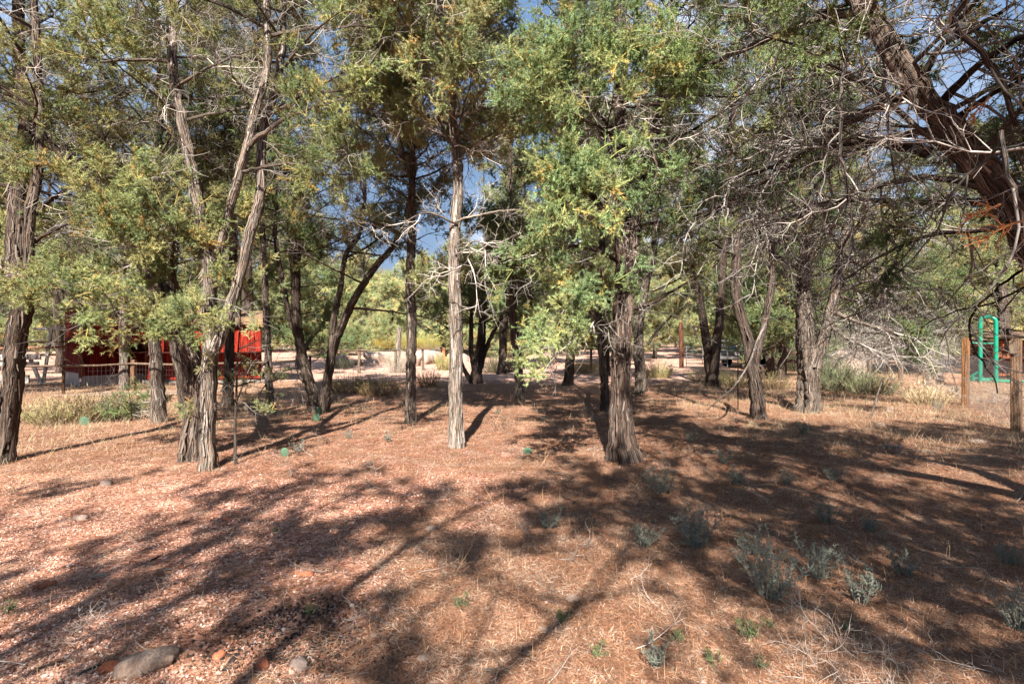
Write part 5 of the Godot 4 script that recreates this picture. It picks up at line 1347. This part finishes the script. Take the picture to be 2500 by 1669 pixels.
	for q in [
		["large flat grey brown slab at the bottom edge, left", on(-1.70, -2.38), Vector3(0.135, 0.05, 0.075), Color(0.40, 0.33, 0.28), 0.5], ["dark red broken rock left of the large slab", on(-1.84, -2.36), Vector3(0.055, 0.03, 0.035), redd * 0.6, 0.2],
		["red rock right of the slab, near the dark stick", on(-1.39, -2.43), Vector3(0.03, 0.025, 0.025), redd * 1.3, 1.0], ["rounded red brown rock at the bottom edge", on(-1.15, -2.36), Vector3(0.03, 0.03, 0.028), redd, 0.4],
		["pale pointed rock at the bottom edge beside the red ones", on(-0.98, -2.36), Vector3(0.055, 0.03, 0.035), whi * 0.95, 2.4], ["flat rust red tile of rock in the left foreground", on(-1.35, -3.35), Vector3(0.055, 0.015, 0.03), redd, 0.3],
		["thin grey flat stone among gravel, far left foreground", on(-2.73, -3.40), Vector3(0.055, 0.014, 0.03), tan2 * 0.75, 0.6], ["thin brown flat stone below the grey one, far left", on(-2.98, -3.26), Vector3(0.07, 0.02, 0.035), redd * 0.7, 0.8],
		["white rock with a round cap in the left sun", on(-4.42, -5.57), Vector3(0.06, 0.045, 0.045), whi * 0.8, 0.0], ["white bone like stone left of the reddish chip", on(-3.85, -4.57), Vector3(0.06, 0.03, 0.03), whi * 1.1, 0.2],
		["small reddish brick chip in the shade edge, left", on(-2.50, -4.48), Vector3(0.035, 0.02, 0.025), redd * 1.1, 0.9], ["white stone in the shadow streak, middle foreground", on(-0.66, -4.16), Vector3(0.04, 0.022, 0.03), whi * 1.1, 0.2],
		["white chip with a straight edge in the left foreground", on(-2.23, -3.44), Vector3(0.018, 0.01, 0.012), whi * 1.15, 0.7], ["grey stone beside an orange leaf, lower middle", on(0.35, -2.96), Vector3(0.04, 0.03, 0.03), tan2 * 0.8, 0.1],
		["flat grey stone under the tall thin seedling", on(0.17, -2.64), Vector3(0.045, 0.014, 0.03), tan2 * 0.85, 2.1], ["small pale grey stone at the bottom edge, centre", on(-0.42, -2.40), Vector3(0.03, 0.02, 0.022), tan2 * 0.8, 0.3],
		["pale rock lying in the right edge of the tree shade", on(5.67, -7.51), Vector3(0.07, 0.04, 0.05), whi * 0.9, 0.3], ["long grey rock beside the pale one in the right shade", on(5.47, -7.45), Vector3(0.11, 0.05, 0.07), tan2 * 0.7, 0.1],
		["grey rock further right in the tree shade", on(5.84, -7.18), Vector3(0.11, 0.03, 0.07), tan2 * 0.6, 0.2], ["wide flat tan rock in sun below the squared posts", on(7.23, -7.94), Vector3(0.16, 0.035, 0.10), whi * 0.95, 0.1],
		["rounded tan rock in the sunny grass, right", on(8.51, -11.53), Vector3(0.09, 0.08, 0.07), whi * 0.8, 0.4], ["half buried grey rock at the shade boundary, right", on(6.77, -9.41), Vector3(0.14, 0.05, 0.09), tan2 * 0.8, 0.2],
		["flat dark stone near the largest sagebrush", on(1.28, -3.10), Vector3(0.045, 0.015, 0.03), tan2 * 0.6, 0.5]]:
		stone("stone", q[0], q[1], q[2], q[3], q[4], q[4] * 7.0 + q[2].x * 90.0)
	for q in [
		["white pyramid shaped boulder at the left end of the rock pile", Vector3(-10.9, 0.35, -32.8), Vector3(0.65, 0.5, 0.5)], ["wide pale slab boulder behind the far fence", Vector3(-8.6, 0.45, -36.0), Vector3(1.9, 0.7, 1.0)],
		["split pale boulder at the front of the rock pile", Vector3(-6.9, 0.35, -33.2), Vector3(1.3, 0.5, 0.7)], ["upper flat boulder resting at the back of the pile", Vector3(-9.6, 0.8, -40.0), Vector3(2.2, 0.55, 1.0)],
		["grey brown broken boulder at the right of the pile", Vector3(-6.6, 0.5, -36.0), Vector3(1.1, 0.7, 0.8)], ["low white boulder in front of the wide slab", Vector3(-9.4, 0.3, -33.0), Vector3(0.9, 0.3, 0.5)],
		["long squared pale boulder beside the drive behind a fence post", Vector3(-6.6, 0.7, -38.0), Vector3(1.5, 0.8, 0.9)], ["pinkish squared boulder near the teal barrel", Vector3(-7.4, 1.1, -45.0), Vector3(1.4, 0.9, 0.9)],
		["small white boulder right of the barrels", Vector3(-4.6, 0.8, -39.0), Vector3(0.6, 0.45, 0.4)], ["smallest white boulder by the pale trunk's edge", Vector3(-3.7, 0.8, -38.6), Vector3(0.45, 0.45, 0.4)],
		["large tan boulder seen through the split trunk's fork", Vector3(14.3, 0.9, -22.0), Vector3(0.9, 1.0, 0.8)]]:
		stone("boulder", q[0], Vector3(q[1].x, lie(q[1].x, q[1].z), q[1].z), q[2], Color(0.60, 0.53, 0.475), q[1].x, q[1].x * 3.0, 0.8)
	# sticks and branches
	for q in [
		["curved pale branch lying in the right shade", [on(2.73, -4.27), on(2.83, -4.11), on(2.90, -3.99), on(3.12, -4.00)], 0.018, 0.008, Color(0.38, 0.31, 0.26)], ["short tan stick beside the dark pellets", [on(-1.09, -2.53), on(-1.01, -2.63)], 0.009, 0.006, Color(0.52, 0.33, 0.18)],
		["grey weathered stick end at the bottom edge", [on(-1.31, -2.32), on(-1.32, -2.45)], 0.016, 0.012, Color(0.20, 0.18, 0.17)], ["brown stick at the lower left corner", [on(-2.19, -2.35), on(-2.13, -2.42)], 0.014, 0.008, Color(0.42, 0.26, 0.16)],
		["bent grey stick left of the large slab", [on(-1.97, -2.32), on(-1.95, -2.36), on(-1.92, -2.39)], 0.012, 0.007, Color(0.36, 0.30, 0.26)], ["pale split stick below the largest sagebrush", [on(1.55, -2.91), on(1.72, -2.92)], 0.014, 0.006, Color(0.62, 0.52, 0.44)],
		["dark curved stick in the lower right shade", [on(1.41, -2.71), on(1.44, -2.58), on(1.45, -2.47), on(1.46, -2.40)], 0.014, 0.006, Color(0.12, 0.09, 0.08)], ["thin pale stick across the lower right litter", [on(1.36, -2.55), on(1.67, -2.59)], 0.005, 0.003, Color(0.6, 0.42, 0.28)],
		["thin twig leaning in the right foreground", [on(2.83, -3.12), on(3.04, -3.26)], 0.005, 0.003, Color(0.55, 0.45, 0.36)], ["thin straight twig in the middle foreground", [on(-0.22, -3.07), on(-0.11, -3.05)], 0.006, 0.003, Color(0.4, 0.33, 0.27)],
		["small white stick standing at the bottom, centre", [on(-0.03, -2.65), on(-0.02, -2.55)], 0.007, 0.004, Color(0.6, 0.52, 0.46)], ["long thin stick running to the twig pile, lower right", [on(1.39, -2.51), on(1.44, -2.40), on(1.51, -2.32)], 0.008, 0.005, Color(0.42, 0.32, 0.25)],
		["reddish bark strip in the left foreground shade", [on(-2.56, -3.64), on(-2.56, -3.74)], 0.012, 0.006, Color(0.30, 0.12, 0.07)], ["brown stick lying near the left foreground seedling", [on(-1.73, -3.63), on(-1.65, -3.68)], 0.006, 0.004, Color(0.34, 0.2, 0.12)]]:
		stick(q[0], q[1], q[2], q[3], q[4])
	stick("bare branch leaning against the dark leaning trunk", [Vector3(4.91, 1.90, -9.90), Vector3(4.66, 1.58, -9.70), Vector3(4.36, 1.17, -9.40), Vector3(4.01, 0.77, -9.20), Vector3(3.71, 0.55, -9.10), Vector3(3.46, 0.34, -9.10)], 0.028, 0.008, Color(0.40, 0.36, 0.33), "fallen_branch")
	stick("forked pale branch end below the leaning branch", [Vector3(4.36, 1.17, -9.40), Vector3(4.33, 0.84, -9.20), Vector3(4.24, 0.70, -9.20)], 0.012, 0.005, Color(0.42, 0.38, 0.35), "fallen_branch")
	stick("grey stake leaning in the sunny grass, right of the shrubs", [Vector3(7.29, 0.00, -10.40), Vector3(7.40, 0.38, -10.40), Vector3(7.55, 0.83, -10.40)], 0.022, 0.016, Color(0.33, 0.28, 0.25), "stake")
	stick("thin rusty stake left of the leaning dark trunk", [Vector3(5.08, 0.02, -11.50), Vector3(5.08, 1.49, -11.50)], 0.012, 0.012, Color(0.08, 0.05, 0.04), "stake")
	for q in [["bleached dead branch heaped beside the right fence, lowest", [Vector3(12.48, 0.70, -15.00), Vector3(12.04, 1.05, -15.20), Vector3(11.70, 1.35, -15.40), Vector3(10.73, 1.72, -15.60)], 0.09], ["bleached dead branch arching over the green shrub", [Vector3(11.76, 1.24, -15.00), Vector3(10.40, 1.95, -14.60), Vector3(9.45, 2.06, -14.40)], 0.06], ["dead branch fanning left behind the green shrub", [Vector3(11.16, 1.60, -15.00), Vector3(10.04, 1.36, -14.60), Vector3(9.10, 1.02, -14.40)], 0.05]]:
		var at: Vector3 = q[1][0]
		tree("dead_branch", q[0], at, [[q[1], q[2], 0.02]], {"bark": Color(0.38, 0.32, 0.28), "n": 11, "t0": 0.2, "spread": 1.5, "leaf": 0.0, "dead": 1.0, "ds": 1.1, "pale": 1.3, "step": 0.18, "rise": -0.1, "flare": 0.0, "sides": 9})
	# twig piles: loose bare twigs
	for q in [["pile of bare pale twigs at the bottom edge, lower right", on(1.58, -2.39), 16, 0.4], ["small heap of grey dead twigs in the left foreground", on(-2.18, -2.73), 9, 0.32], ["grey twig tangle at the foot of the second squared post", on(11.96, -12.83), 14, 0.8]]:
		rng.seed = hash(q[0])
		var o := thing("twig_pile", q[0], "twig pile", q[1])
		var sc := Scatter.new()
		for i in q[2]:
			sc.add(facing(Vector3(rng.randf_range(-1, 1), rng.randf_range(0.0, 0.3), rng.randf_range(-1, 1)), rng.randf() * TAU, q[3] * rng.randf_range(0.5, 1.0)), Vector3(rng.randf_range(-1, 1), 0.03, rng.randf_range(-1, 1)) * q[3] * 0.4, Color(0.45, 0.38, 0.33) * rng.randf_range(0.7, 1.2))
		sc.node("twigs", twigs[1], M.twig, o)
	# orange dead sprays hanging near the camera at the right edge
	rng.seed = 91
	for q in [["dead orange juniper spray hanging closest to the right edge", Vector3(1.69, 1.95, -1.70), Vector3(-0.9, -0.2, 0.0), 0.15], ["smaller dead orange spray left of the closest one", Vector3(1.67, 2.02, -1.75), Vector3(-0.85, -0.5, 0.1), 0.11], ["faded orange spray high by the right edge limb", Vector3(2.15, 2.65, -2.30), Vector3(-0.7, -0.8, 0.0), 0.14]]:
		var o := thing("dead_spray", q[0], "dead twig", q[1])
		var w := Mesher.new()
		var l := Mesher.new()
		var line := wander(Vector3.ZERO, q[2], q[3], 0.03, 0.12, 0.0)
		w.tube(line, taper(line.size(), 0.0045, 0.002), 5, Color(0.42, 0.19, 0.08))
		for k in range(1, line.size()):
			for j in 3:
				var d: Vector3 = (q[2] + rv() * 0.8).normalized() * rng.randf_range(0.03, 0.07)
				var sub := wander(line[k], d, d.length(), 0.015, 0.2, 0.0)
				l.tube(sub, taper(sub.size(), 0.0028, 0.0014), 4, Color(0.42, 0.18, 0.07) * rng.randf_range(0.7, 1.2))
				for e in sub:
					var dd := (d.normalized() + rv() * 0.9).normalized() * rng.randf_range(0.008, 0.02)
					l.tube(PackedVector3Array([e, e + dd]), PackedFloat32Array([0.002, 0.0012]), 4, Color(0.45, 0.20, 0.08) * rng.randf_range(0.7, 1.2))
		part("stem", w, M.twig, o)
		tag(part("scales", l, M.twig, o), "", "", "", "stuff")
	var pm := Mesher.new()
	pm.tube(wander(Vector3.ZERO, Vector3(0.02, 1, 0), 2.35, 0.4, 0.01, 0.0), taper(6, 0.15, 0.13), 12, Color(0.46, 0.40, 0.36), 0.08, 2.0)
	var pole := part("wooden_pole", pm, M.bark, self)
	pole.position = on(-6.35, -28.4)
	tag(pole, "pale thick wooden pole beside the rail fence, left of the thin knotted trunk", "pole")
	# prickly pear
	pads("two pad prickly pear at the foot of the forked dark tree", on(-3.84, -9.99), [[Vector3(0.02, 0.07, 0), 0.14, 0.3, 0.2], [Vector3(0.07, 0.2, 0.0), 0.15, -0.2, -0.3]])
	pads("single prickly pear pad in the shade left of the straight dark trunk", on(-7.86, -9.41), [[Vector3(0, 0.07, 0), 0.16, 0.5, 0.1]])
	pads("small prickly pear pad at the sunny edge right of the twin trunks", on(-3.03, -6.82), [[Vector3(0, 0.06, 0), 0.11, 0.2, 0.0]])
	pads("pale prickly pear pad lying in sun left of the big trunk", on(0.22, -7.15), [[Vector3(0, 0.04, 0), 0.12, 0.4, 1.2]])

func ground() -> void:
	var k := 200
	var row := k * 2 + 1
	var gv := PackedVector3Array()
	var gn := PackedVector3Array()
	var gc := PackedColorArray()
	var gi := PackedInt32Array()
	var spacing := PackedFloat32Array()
	for i in row:
		var f := float(i - k) / k
		spacing.append(signf(f) * 1.0 * (exp(absf(f) * 5.99) - 1.0))
	var gravel := Color(0.50, 0.30, 0.225)
	var litter := Color(0.31, 0.165, 0.108)
	var grass := Color(0.48, 0.335, 0.235)
	var drive := Color(0.78, 0.60, 0.52)
	for j in row:
		var z := spacing[j] - 4.0
		for i in row:
			var x := spacing[i]
			gv.append(Vector3(x, lie(x, z), z))
			var p := patchy.get_noise_2d(x * 1.4, z * 1.4)
			var p2 := patchy.get_noise_2d(x * 6.0 + 40, z * 6.0)
			var lit := clampf(smoothstep(-0.9, 1.4, x + p * 1.6 + (z + 4.0) * 0.25) + 0.25 * p, 0, 1)
			var c := gravel.lerp(litter, lit)
			var g := smoothstep(6.0, 11.0, -z + p * 3.0) * (0.6 + 0.4 * p2) + smoothstep(4.5, 7.0, x + p * 2.0) * smoothstep(5.0, 7.5, -z) * 0.7 + smoothstep(-3.5, -5.5, x + p) * smoothstep(4.5, 6.0, -z) * 0.6
			c = c.lerp(grass, clampf(g, 0, 0.85))
			var track := smoothstep(17.5, 20.5, -z + p * 1.2 - absf(x) * 0.12) * (1.0 - smoothstep(6.0, 14.0, x - 0.25 * (-z - 20.0))) * smoothstep(-0.9, -0.5, p2 * 0.4 + p * 0.3)
			c = c.lerp(drive, clampf(track, 0, 0.9))
			c = c * (1.0 + 0.22 * p2 + 0.12 * p)
			gc.append(Color(c.r, c.g, c.b))
	gn.resize(gv.size())
	for j in row:
		for i in row:
			var e := gv[j * row + mini(i + 1, row - 1)] - gv[j * row + maxi(i - 1, 0)]
			var f := gv[mini(j + 1, row - 1) * row + i] - gv[maxi(j - 1, 0) * row + i]
			gn[j * row + i] = f.cross(e).normalized()
	for j in row - 1:
		for i in row - 1:
			var a := j * row + i
			gi.append(a); gi.append(a + 1); gi.append(a + row)
			gi.append(a + 1); gi.append(a + row + 1); gi.append(a + row)
	var arrays := []
	arrays.resize(Mesh.ARRAY_MAX)
	arrays[Mesh.ARRAY_VERTEX] = gv
	arrays[Mesh.ARRAY_NORMAL] = gn
	arrays[Mesh.ARRAY_COLOR] = gc
	arrays[Mesh.ARRAY_INDEX] = gi
	var m := ArrayMesh.new()
	m.add_surface_from_arrays(Mesh.PRIMITIVE_TRIANGLES, arrays)
	tag(part_mesh("ground", m, M.soil, self), "red gravelly ground strewn with litter under the junipers", "", "", "structure")

func sow() -> void:
	# gravel
	rng.seed = 41
	var peb := []
	for i in 3:
		var m := Mesher.new()
		m.lump(Vector3.ZERO, Vector3(1, 0.62, 0.8), 0.16, i * 2.7 + 1.0, Color.WHITE, 4, 6, 0.3)
		peb.append(m.bake())
	var tones := [Color(0.54, 0.31, 0.235), Color(0.44, 0.22, 0.155), Color(0.56, 0.37, 0.29), Color(0.28, 0.13, 0.09), Color(0.58, 0.43, 0.36), Color(0.34, 0.23, 0.19)]
	var sc := [Scatter.new(), Scatter.new(), Scatter.new()]
	for i in 150000:
		var z := 2.0 + 8.0 * pow(rng.randf(), 1.5)
		var x := rng.randf_range(-1, 1) * (z * 1.03 + 0.4)
		var p := patchy.get_noise_2d(x * 1.4, -z * 1.4)
		if rng.randf() < clampf(0.35 * smoothstep(-0.5, 1.6, x + p * 1.6) + 0.5 * smoothstep(1.0, 3.0, x) + 0.25 * smoothstep(6.5, 8.5, z), 0.0, 0.93):
			continue
		if rng.randf() > 0.25 + smoothstep(-0.35, 0.15, patchy.get_noise_2d(x * 3.5 + 20, z * 3.5)):
			continue
		var s := 0.0026 + 0.0075 * pow(rng.randf(), 2.8)
		if rng.randf() < 0.012:
			s *= 2.0
		var t: Color = tones[rng.randi() % 6] * rng.randf_range(0.75, 1.2)
		var q := on(x, -z)
		sc[i % 3].add(Basis.from_euler(Vector3(rng.randf_range(-0.5, 0.5), rng.randf() * TAU, rng.randf_range(-0.5, 0.5))).scaled_local(Vector3(s, s, s) * Vector3(rng.randf_range(0.8, 1.3), 1, 1)), q + Vector3(0, s * 0.3, 0), t)
	for i in 3:
		sc[i].node(numbered("gravel"), peb[i], M.pebble, self).set_meta("label", "pinkish red gravel covering the near ground")
	# dark droppings in two drifts
	var dk := Scatter.new()
	for c in [[on(-1.15, -2.56), 0.36, 380], [on(-1.10, -2.87), 0.20, 140], [on(0.08, -3.45), 0.18, 90], [on(-0.83, -2.40), 0.25, 110]]:
		for i in c[2]:
			var r: float = c[1] * sqrt(absf(rng.randfn(0.0, 0.5)))
			var a := rng.randf() * TAU
			var q: Vector3 = c[0] + Vector3(cos(a) * r * 1.3, 0, sin(a) * r * 0.8)
			q.y = lie(q.x, q.z) + 0.006
			var s := rng.randf_range(0.007, 0.011)
			dk.add(Basis.from_euler(rv() * 2.0).scaled_local(Vector3(s * 1.2, s, s)), q, Color(0.045, 0.03, 0.024) * rng.randf_range(0.6, 1.5))
	dk.node("dark_pellets", peb[0], M.pebble, self).set_meta("label", "drifts of dark round animal pellets on the near gravel")
	# fallen twigs and juniper berries
	rng.seed = 47
	var ft := Scatter.new()
	var be := Scatter.new()
	for i in 420:
		var z := 2.1 + 10.0 * pow(rng.randf(), 1.1)
		var x := rng.randf_range(-1, 1) * (z * 1.03 + 0.4)
		var tone := rng.randf_range(0.14, 0.46)
		ft.add(facing(Vector3(rng.randf_range(-1, 1), rng.randf_range(-0.03, 0.06), rng.randf_range(-1, 1)), rng.randf() * TAU, rng.randf_range(0.12, 0.42)), on(x, -z) + Vector3(0, 0.012, 0), Color(tone, tone * 0.84, tone * 0.72))
	for i in 2600:
		var z := 2.1 + 6.0 * pow(rng.randf(), 1.2)
		var x := rng.randf_range(-0.5, 1) * (z * 1.03 + 0.4)
		var s := rng.randf_range(0.0035, 0.006)
		be.add(Basis.IDENTITY.scaled(Vector3(s, s, s)), on(x, -z) + Vector3(0, s * 0.8, 0), Color(0.36, 0.37, 0.44) * rng.randf_range(0.5, 1.3))
	ft.node("fallen_twigs", twigs[0], M.twig, self).set_meta("label", "small dead twigs strewn over the near ground")
	be.node("juniper_berries", peb[2], M.pebble, self).set_meta("label", "tiny pale blue juniper berries strewn in the litter")
	# fallen needles and twiglets
	var mats := []
	for k in 3:
		rng.seed = 60 + k
		var m := Mesher.new()
		for i in 44:
			var p := Vector3(rng.randf_range(-1, 1), 0, rng.randf_range(-1, 1)) * 0.075 + Vector3(0, rng.randf_range(0.001, 0.014), 0)
			var d := Vector3(rng.randf_range(-1, 1), rng.randf_range(-0.12, 0.16), rng.randf_range(-1, 1)).normalized() * rng.randf_range(0.008, 0.022)
			var s := d.cross(Vector3(rng.randf_range(-0.5, 0.5), 1, 0)).normalized() * rng.randf_range(0.0006, 0.0014)
			m.quad(p - d - s, p + d - s * 0.6, p + d + s * 0.6, p - d + s, Color(1, 1, 1) * rng.randf_range(0.35, 1.0))
		mats.append(m.bake())
	var ls := [Scatter.new(), Scatter.new(), Scatter.new()]
	var lt := [Color(0.41, 0.20, 0.11), Color(0.48, 0.27, 0.165), Color(0.25, 0.115, 0.07), Color(0.54, 0.39, 0.285), Color(0.35, 0.165, 0.095)]
	rng.seed = 43
	for i in 95000:
		var z := 2.0 + 14.0 * pow(rng.randf(), 1.3)
		var x := rng.randf_range(-1, 1) * (z * 1.03 + 0.4)
		var p := patchy.get_noise_2d(x * 1.4, -z * 1.4)
		var keep := 0.06 + 0.9 * smoothstep(-1.2, 0.8, x + p * 1.6 + (4.0 - z) * 0.25) + 0.5 * smoothstep(5.0, 7.0, z)
		if rng.randf() > keep:
			continue
		var q := on(x, -z)
		ls[i % 3].add(Basis.from_euler(Vector3(0, rng.randf() * TAU, 0)).scaled_local(Vector3.ONE * rng.randf_range(0.8, 1.5)), q + Vector3(0, 0.002, 0), lt[rng.randi() % 5] * rng.randf_range(0.7, 1.25))
	for i in 3:
		ls[i].node(numbered("needle_litter"), mats[i], M.straw, self).set_meta("label", "orange brown fallen juniper needles covering the shaded ground")
	# dry grass
	var tufts := [tuft_mesh(71, 14, 0.22, 0.7, Color(0.46, 0.34, 0.23), Color(0.36, 0.25, 0.16)), tuft_mesh(72, 9, 0.32, 0.5, Color(0.46, 0.31, 0.20), Color(0.35, 0.22, 0.13)), tuft_mesh(73, 16, 0.16, 1.0, Color(0.48, 0.38, 0.25), Color(0.36, 0.31, 0.18))]
	var gs := [Scatter.new(), Scatter.new(), Scatter.new(), Scatter.new()]
	tufts.append(tuft_mesh(74, 3, 0.26, 0.35, Color(0.56, 0.38, 0.24), Color(0.44, 0.27, 0.15)))
	rng.seed = 44
	for i in 17000:
		var z := 3.0 + 25.0 * pow(rng.randf(), 0.9)
		var x := rng.randf_range(-1, 1) * (z * 1.03 + 0.4)
		var p := patchy.get_noise_2d(x * 1.0 + 9, -z * 1.0)
		var keep := 0.02 + 0.35 * smoothstep(8.0, 11.0, z + p * 3.0) + 0.8 * smoothstep(4.0, 6.5, x + p * 2.0) * smoothstep(6.0, 8.0, z) + 0.5 * smoothstep(-4.0, -6.0, x + p) * smoothstep(5.0, 7.0, z)
		keep *= smoothstep(-0.6, 0.4, p + 0.2)
		if z > 19.0 and x < 8.0:
			keep *= 0.12
		if rng.randf() > keep:
			continue
		gs[rng.randi() % 3].add(Basis.from_euler(Vector3(0, rng.randf() * TAU, 0)).scaled_local(Vector3.ONE * rng.randf_range(0.5, 1.25)), on(x, -z), Color(1, 1, 1) * rng.randf_range(0.75, 1.2))
	for i in 1500:   # lone dry stalks in the near litter
		var z := 2.2 + 9.0 * pow(rng.randf(), 1.1)
		var x := rng.randf_range(-1, 1) * (z * 1.03 + 0.4)
		if rng.randf() < 0.25 + 0.75 * smoothstep(-2.0, 1.5, x):
			gs[3].add(Basis.from_euler(Vector3(0, rng.randf() * TAU, 0)).scaled_local(Vector3(0.7, 1, 0.7) * rng.randf_range(0.4, 1.0)), on(x, -z), Color(1, 1, 1) * rng.randf_range(0.7, 1.2))
	for i in 4:
		gs[i].node(numbered("dry_grass"), tufts[i], M.straw, self).set_meta("label", "thin tan dry grass scattered under and between the trees")

func _ready() -> void:
	# ---- camera, sky, sun
	var cam := Camera3D.new()
	cam.name = "camera"
	cam.position = Vector3(0, 1.55, 0)
	cam.fov = 67.45
	cam.near = 0.05
	cam.far = 2000.0
	add_child(cam)
	var env := Environment.new()
	env.background_mode = Environment.BG_SKY
	env.tonemap_mode = Environment.TONE_MAPPER_LINEAR
	env.tonemap_exposure = 3.55
	env.sdfgi_enabled = true
	env.ssao_enabled = true
	env.ssil_enabled = true
	var sky := ProceduralSkyMaterial.new()
	sky.sky_top_color = lin(0.105, 0.185, 0.325)
	sky.sky_horizon_color = lin(0.20, 0.26, 0.34)
	sky.sky_curve = 0.16
	sky.ground_bottom_color = lin(0.12, 0.08, 0.06)
	sky.ground_horizon_color = lin(0.2, 0.18, 0.16)
	sky.sky_energy_multiplier = 1.0
	var cn := FastNoiseLite.new()
	cn.frequency = 0.006
	cn.fractal_octaves = 5
	cn.seed = 12
	var cw := 1024
	var cb := cn.get_seamless_image(cw, 512)
	cb.convert(Image.FORMAT_L8)
	var cd := cb.get_data()
	var cov := PackedByteArray()
	cov.resize(cw * 512 * 4)
	for i in cw * 512:
		var y := i / cw
		var f := smoothstep(0.50, 0.78, cd[i] / 255.0) * smoothstep(0.0, 0.12, (256.0 - y) / 256.0)
		cov[i * 4] = 235
		cov[i * 4 + 1] = 238
		cov[i * 4 + 2] = 245
		cov[i * 4 + 3] = int(clampf(f * 200.0, 0, 255))
	sky.sky_cover = ImageTexture.create_from_image(Image.create_from_data(cw, 512, false, Image.FORMAT_RGBA8, cov))
	sky.sky_cover_modulate = lin(0.42, 0.42, 0.42)
	var sk := Sky.new()
	sk.sky_material = sky
	env.sky = sk
	env.background_energy_multiplier = 0.6
	var we := WorldEnvironment.new()
	we.name = "environment"
	we.environment = env
	add_child(we)
	var sun := DirectionalLight3D.new()
	sun.name = "sun"
	sun.light_energy = 1.6
	sun.light_color = Color(1.0, 0.975, 0.935)
	sun.light_angular_distance = 0.53
	sun.shadow_enabled = true
	sun.rotation_degrees = Vector3(-42, -4, 0)
	add_child(sun)

	hills.seed = 4
	hills.frequency = 0.09
	hills.fractal_octaves = 2
	patchy.seed = 9
	patchy.frequency = 0.30
	patchy.fractal_octaves = 4
	make_materials()
	clumps = [leaf_clump(11, 0.34, 16, 0.03), leaf_clump(12, 0.38, 17, 0.08), leaf_clump(13, 0.32, 15, 0.5)]
	twigs = [bare_twig(14, 0.0), bare_twig(15, 0.12), bare_twig(16, 0.25)]
	ground()
	sheds()
	near_trees()
	back_trees()
	fences()
	yard()
	small_things()
	sow()
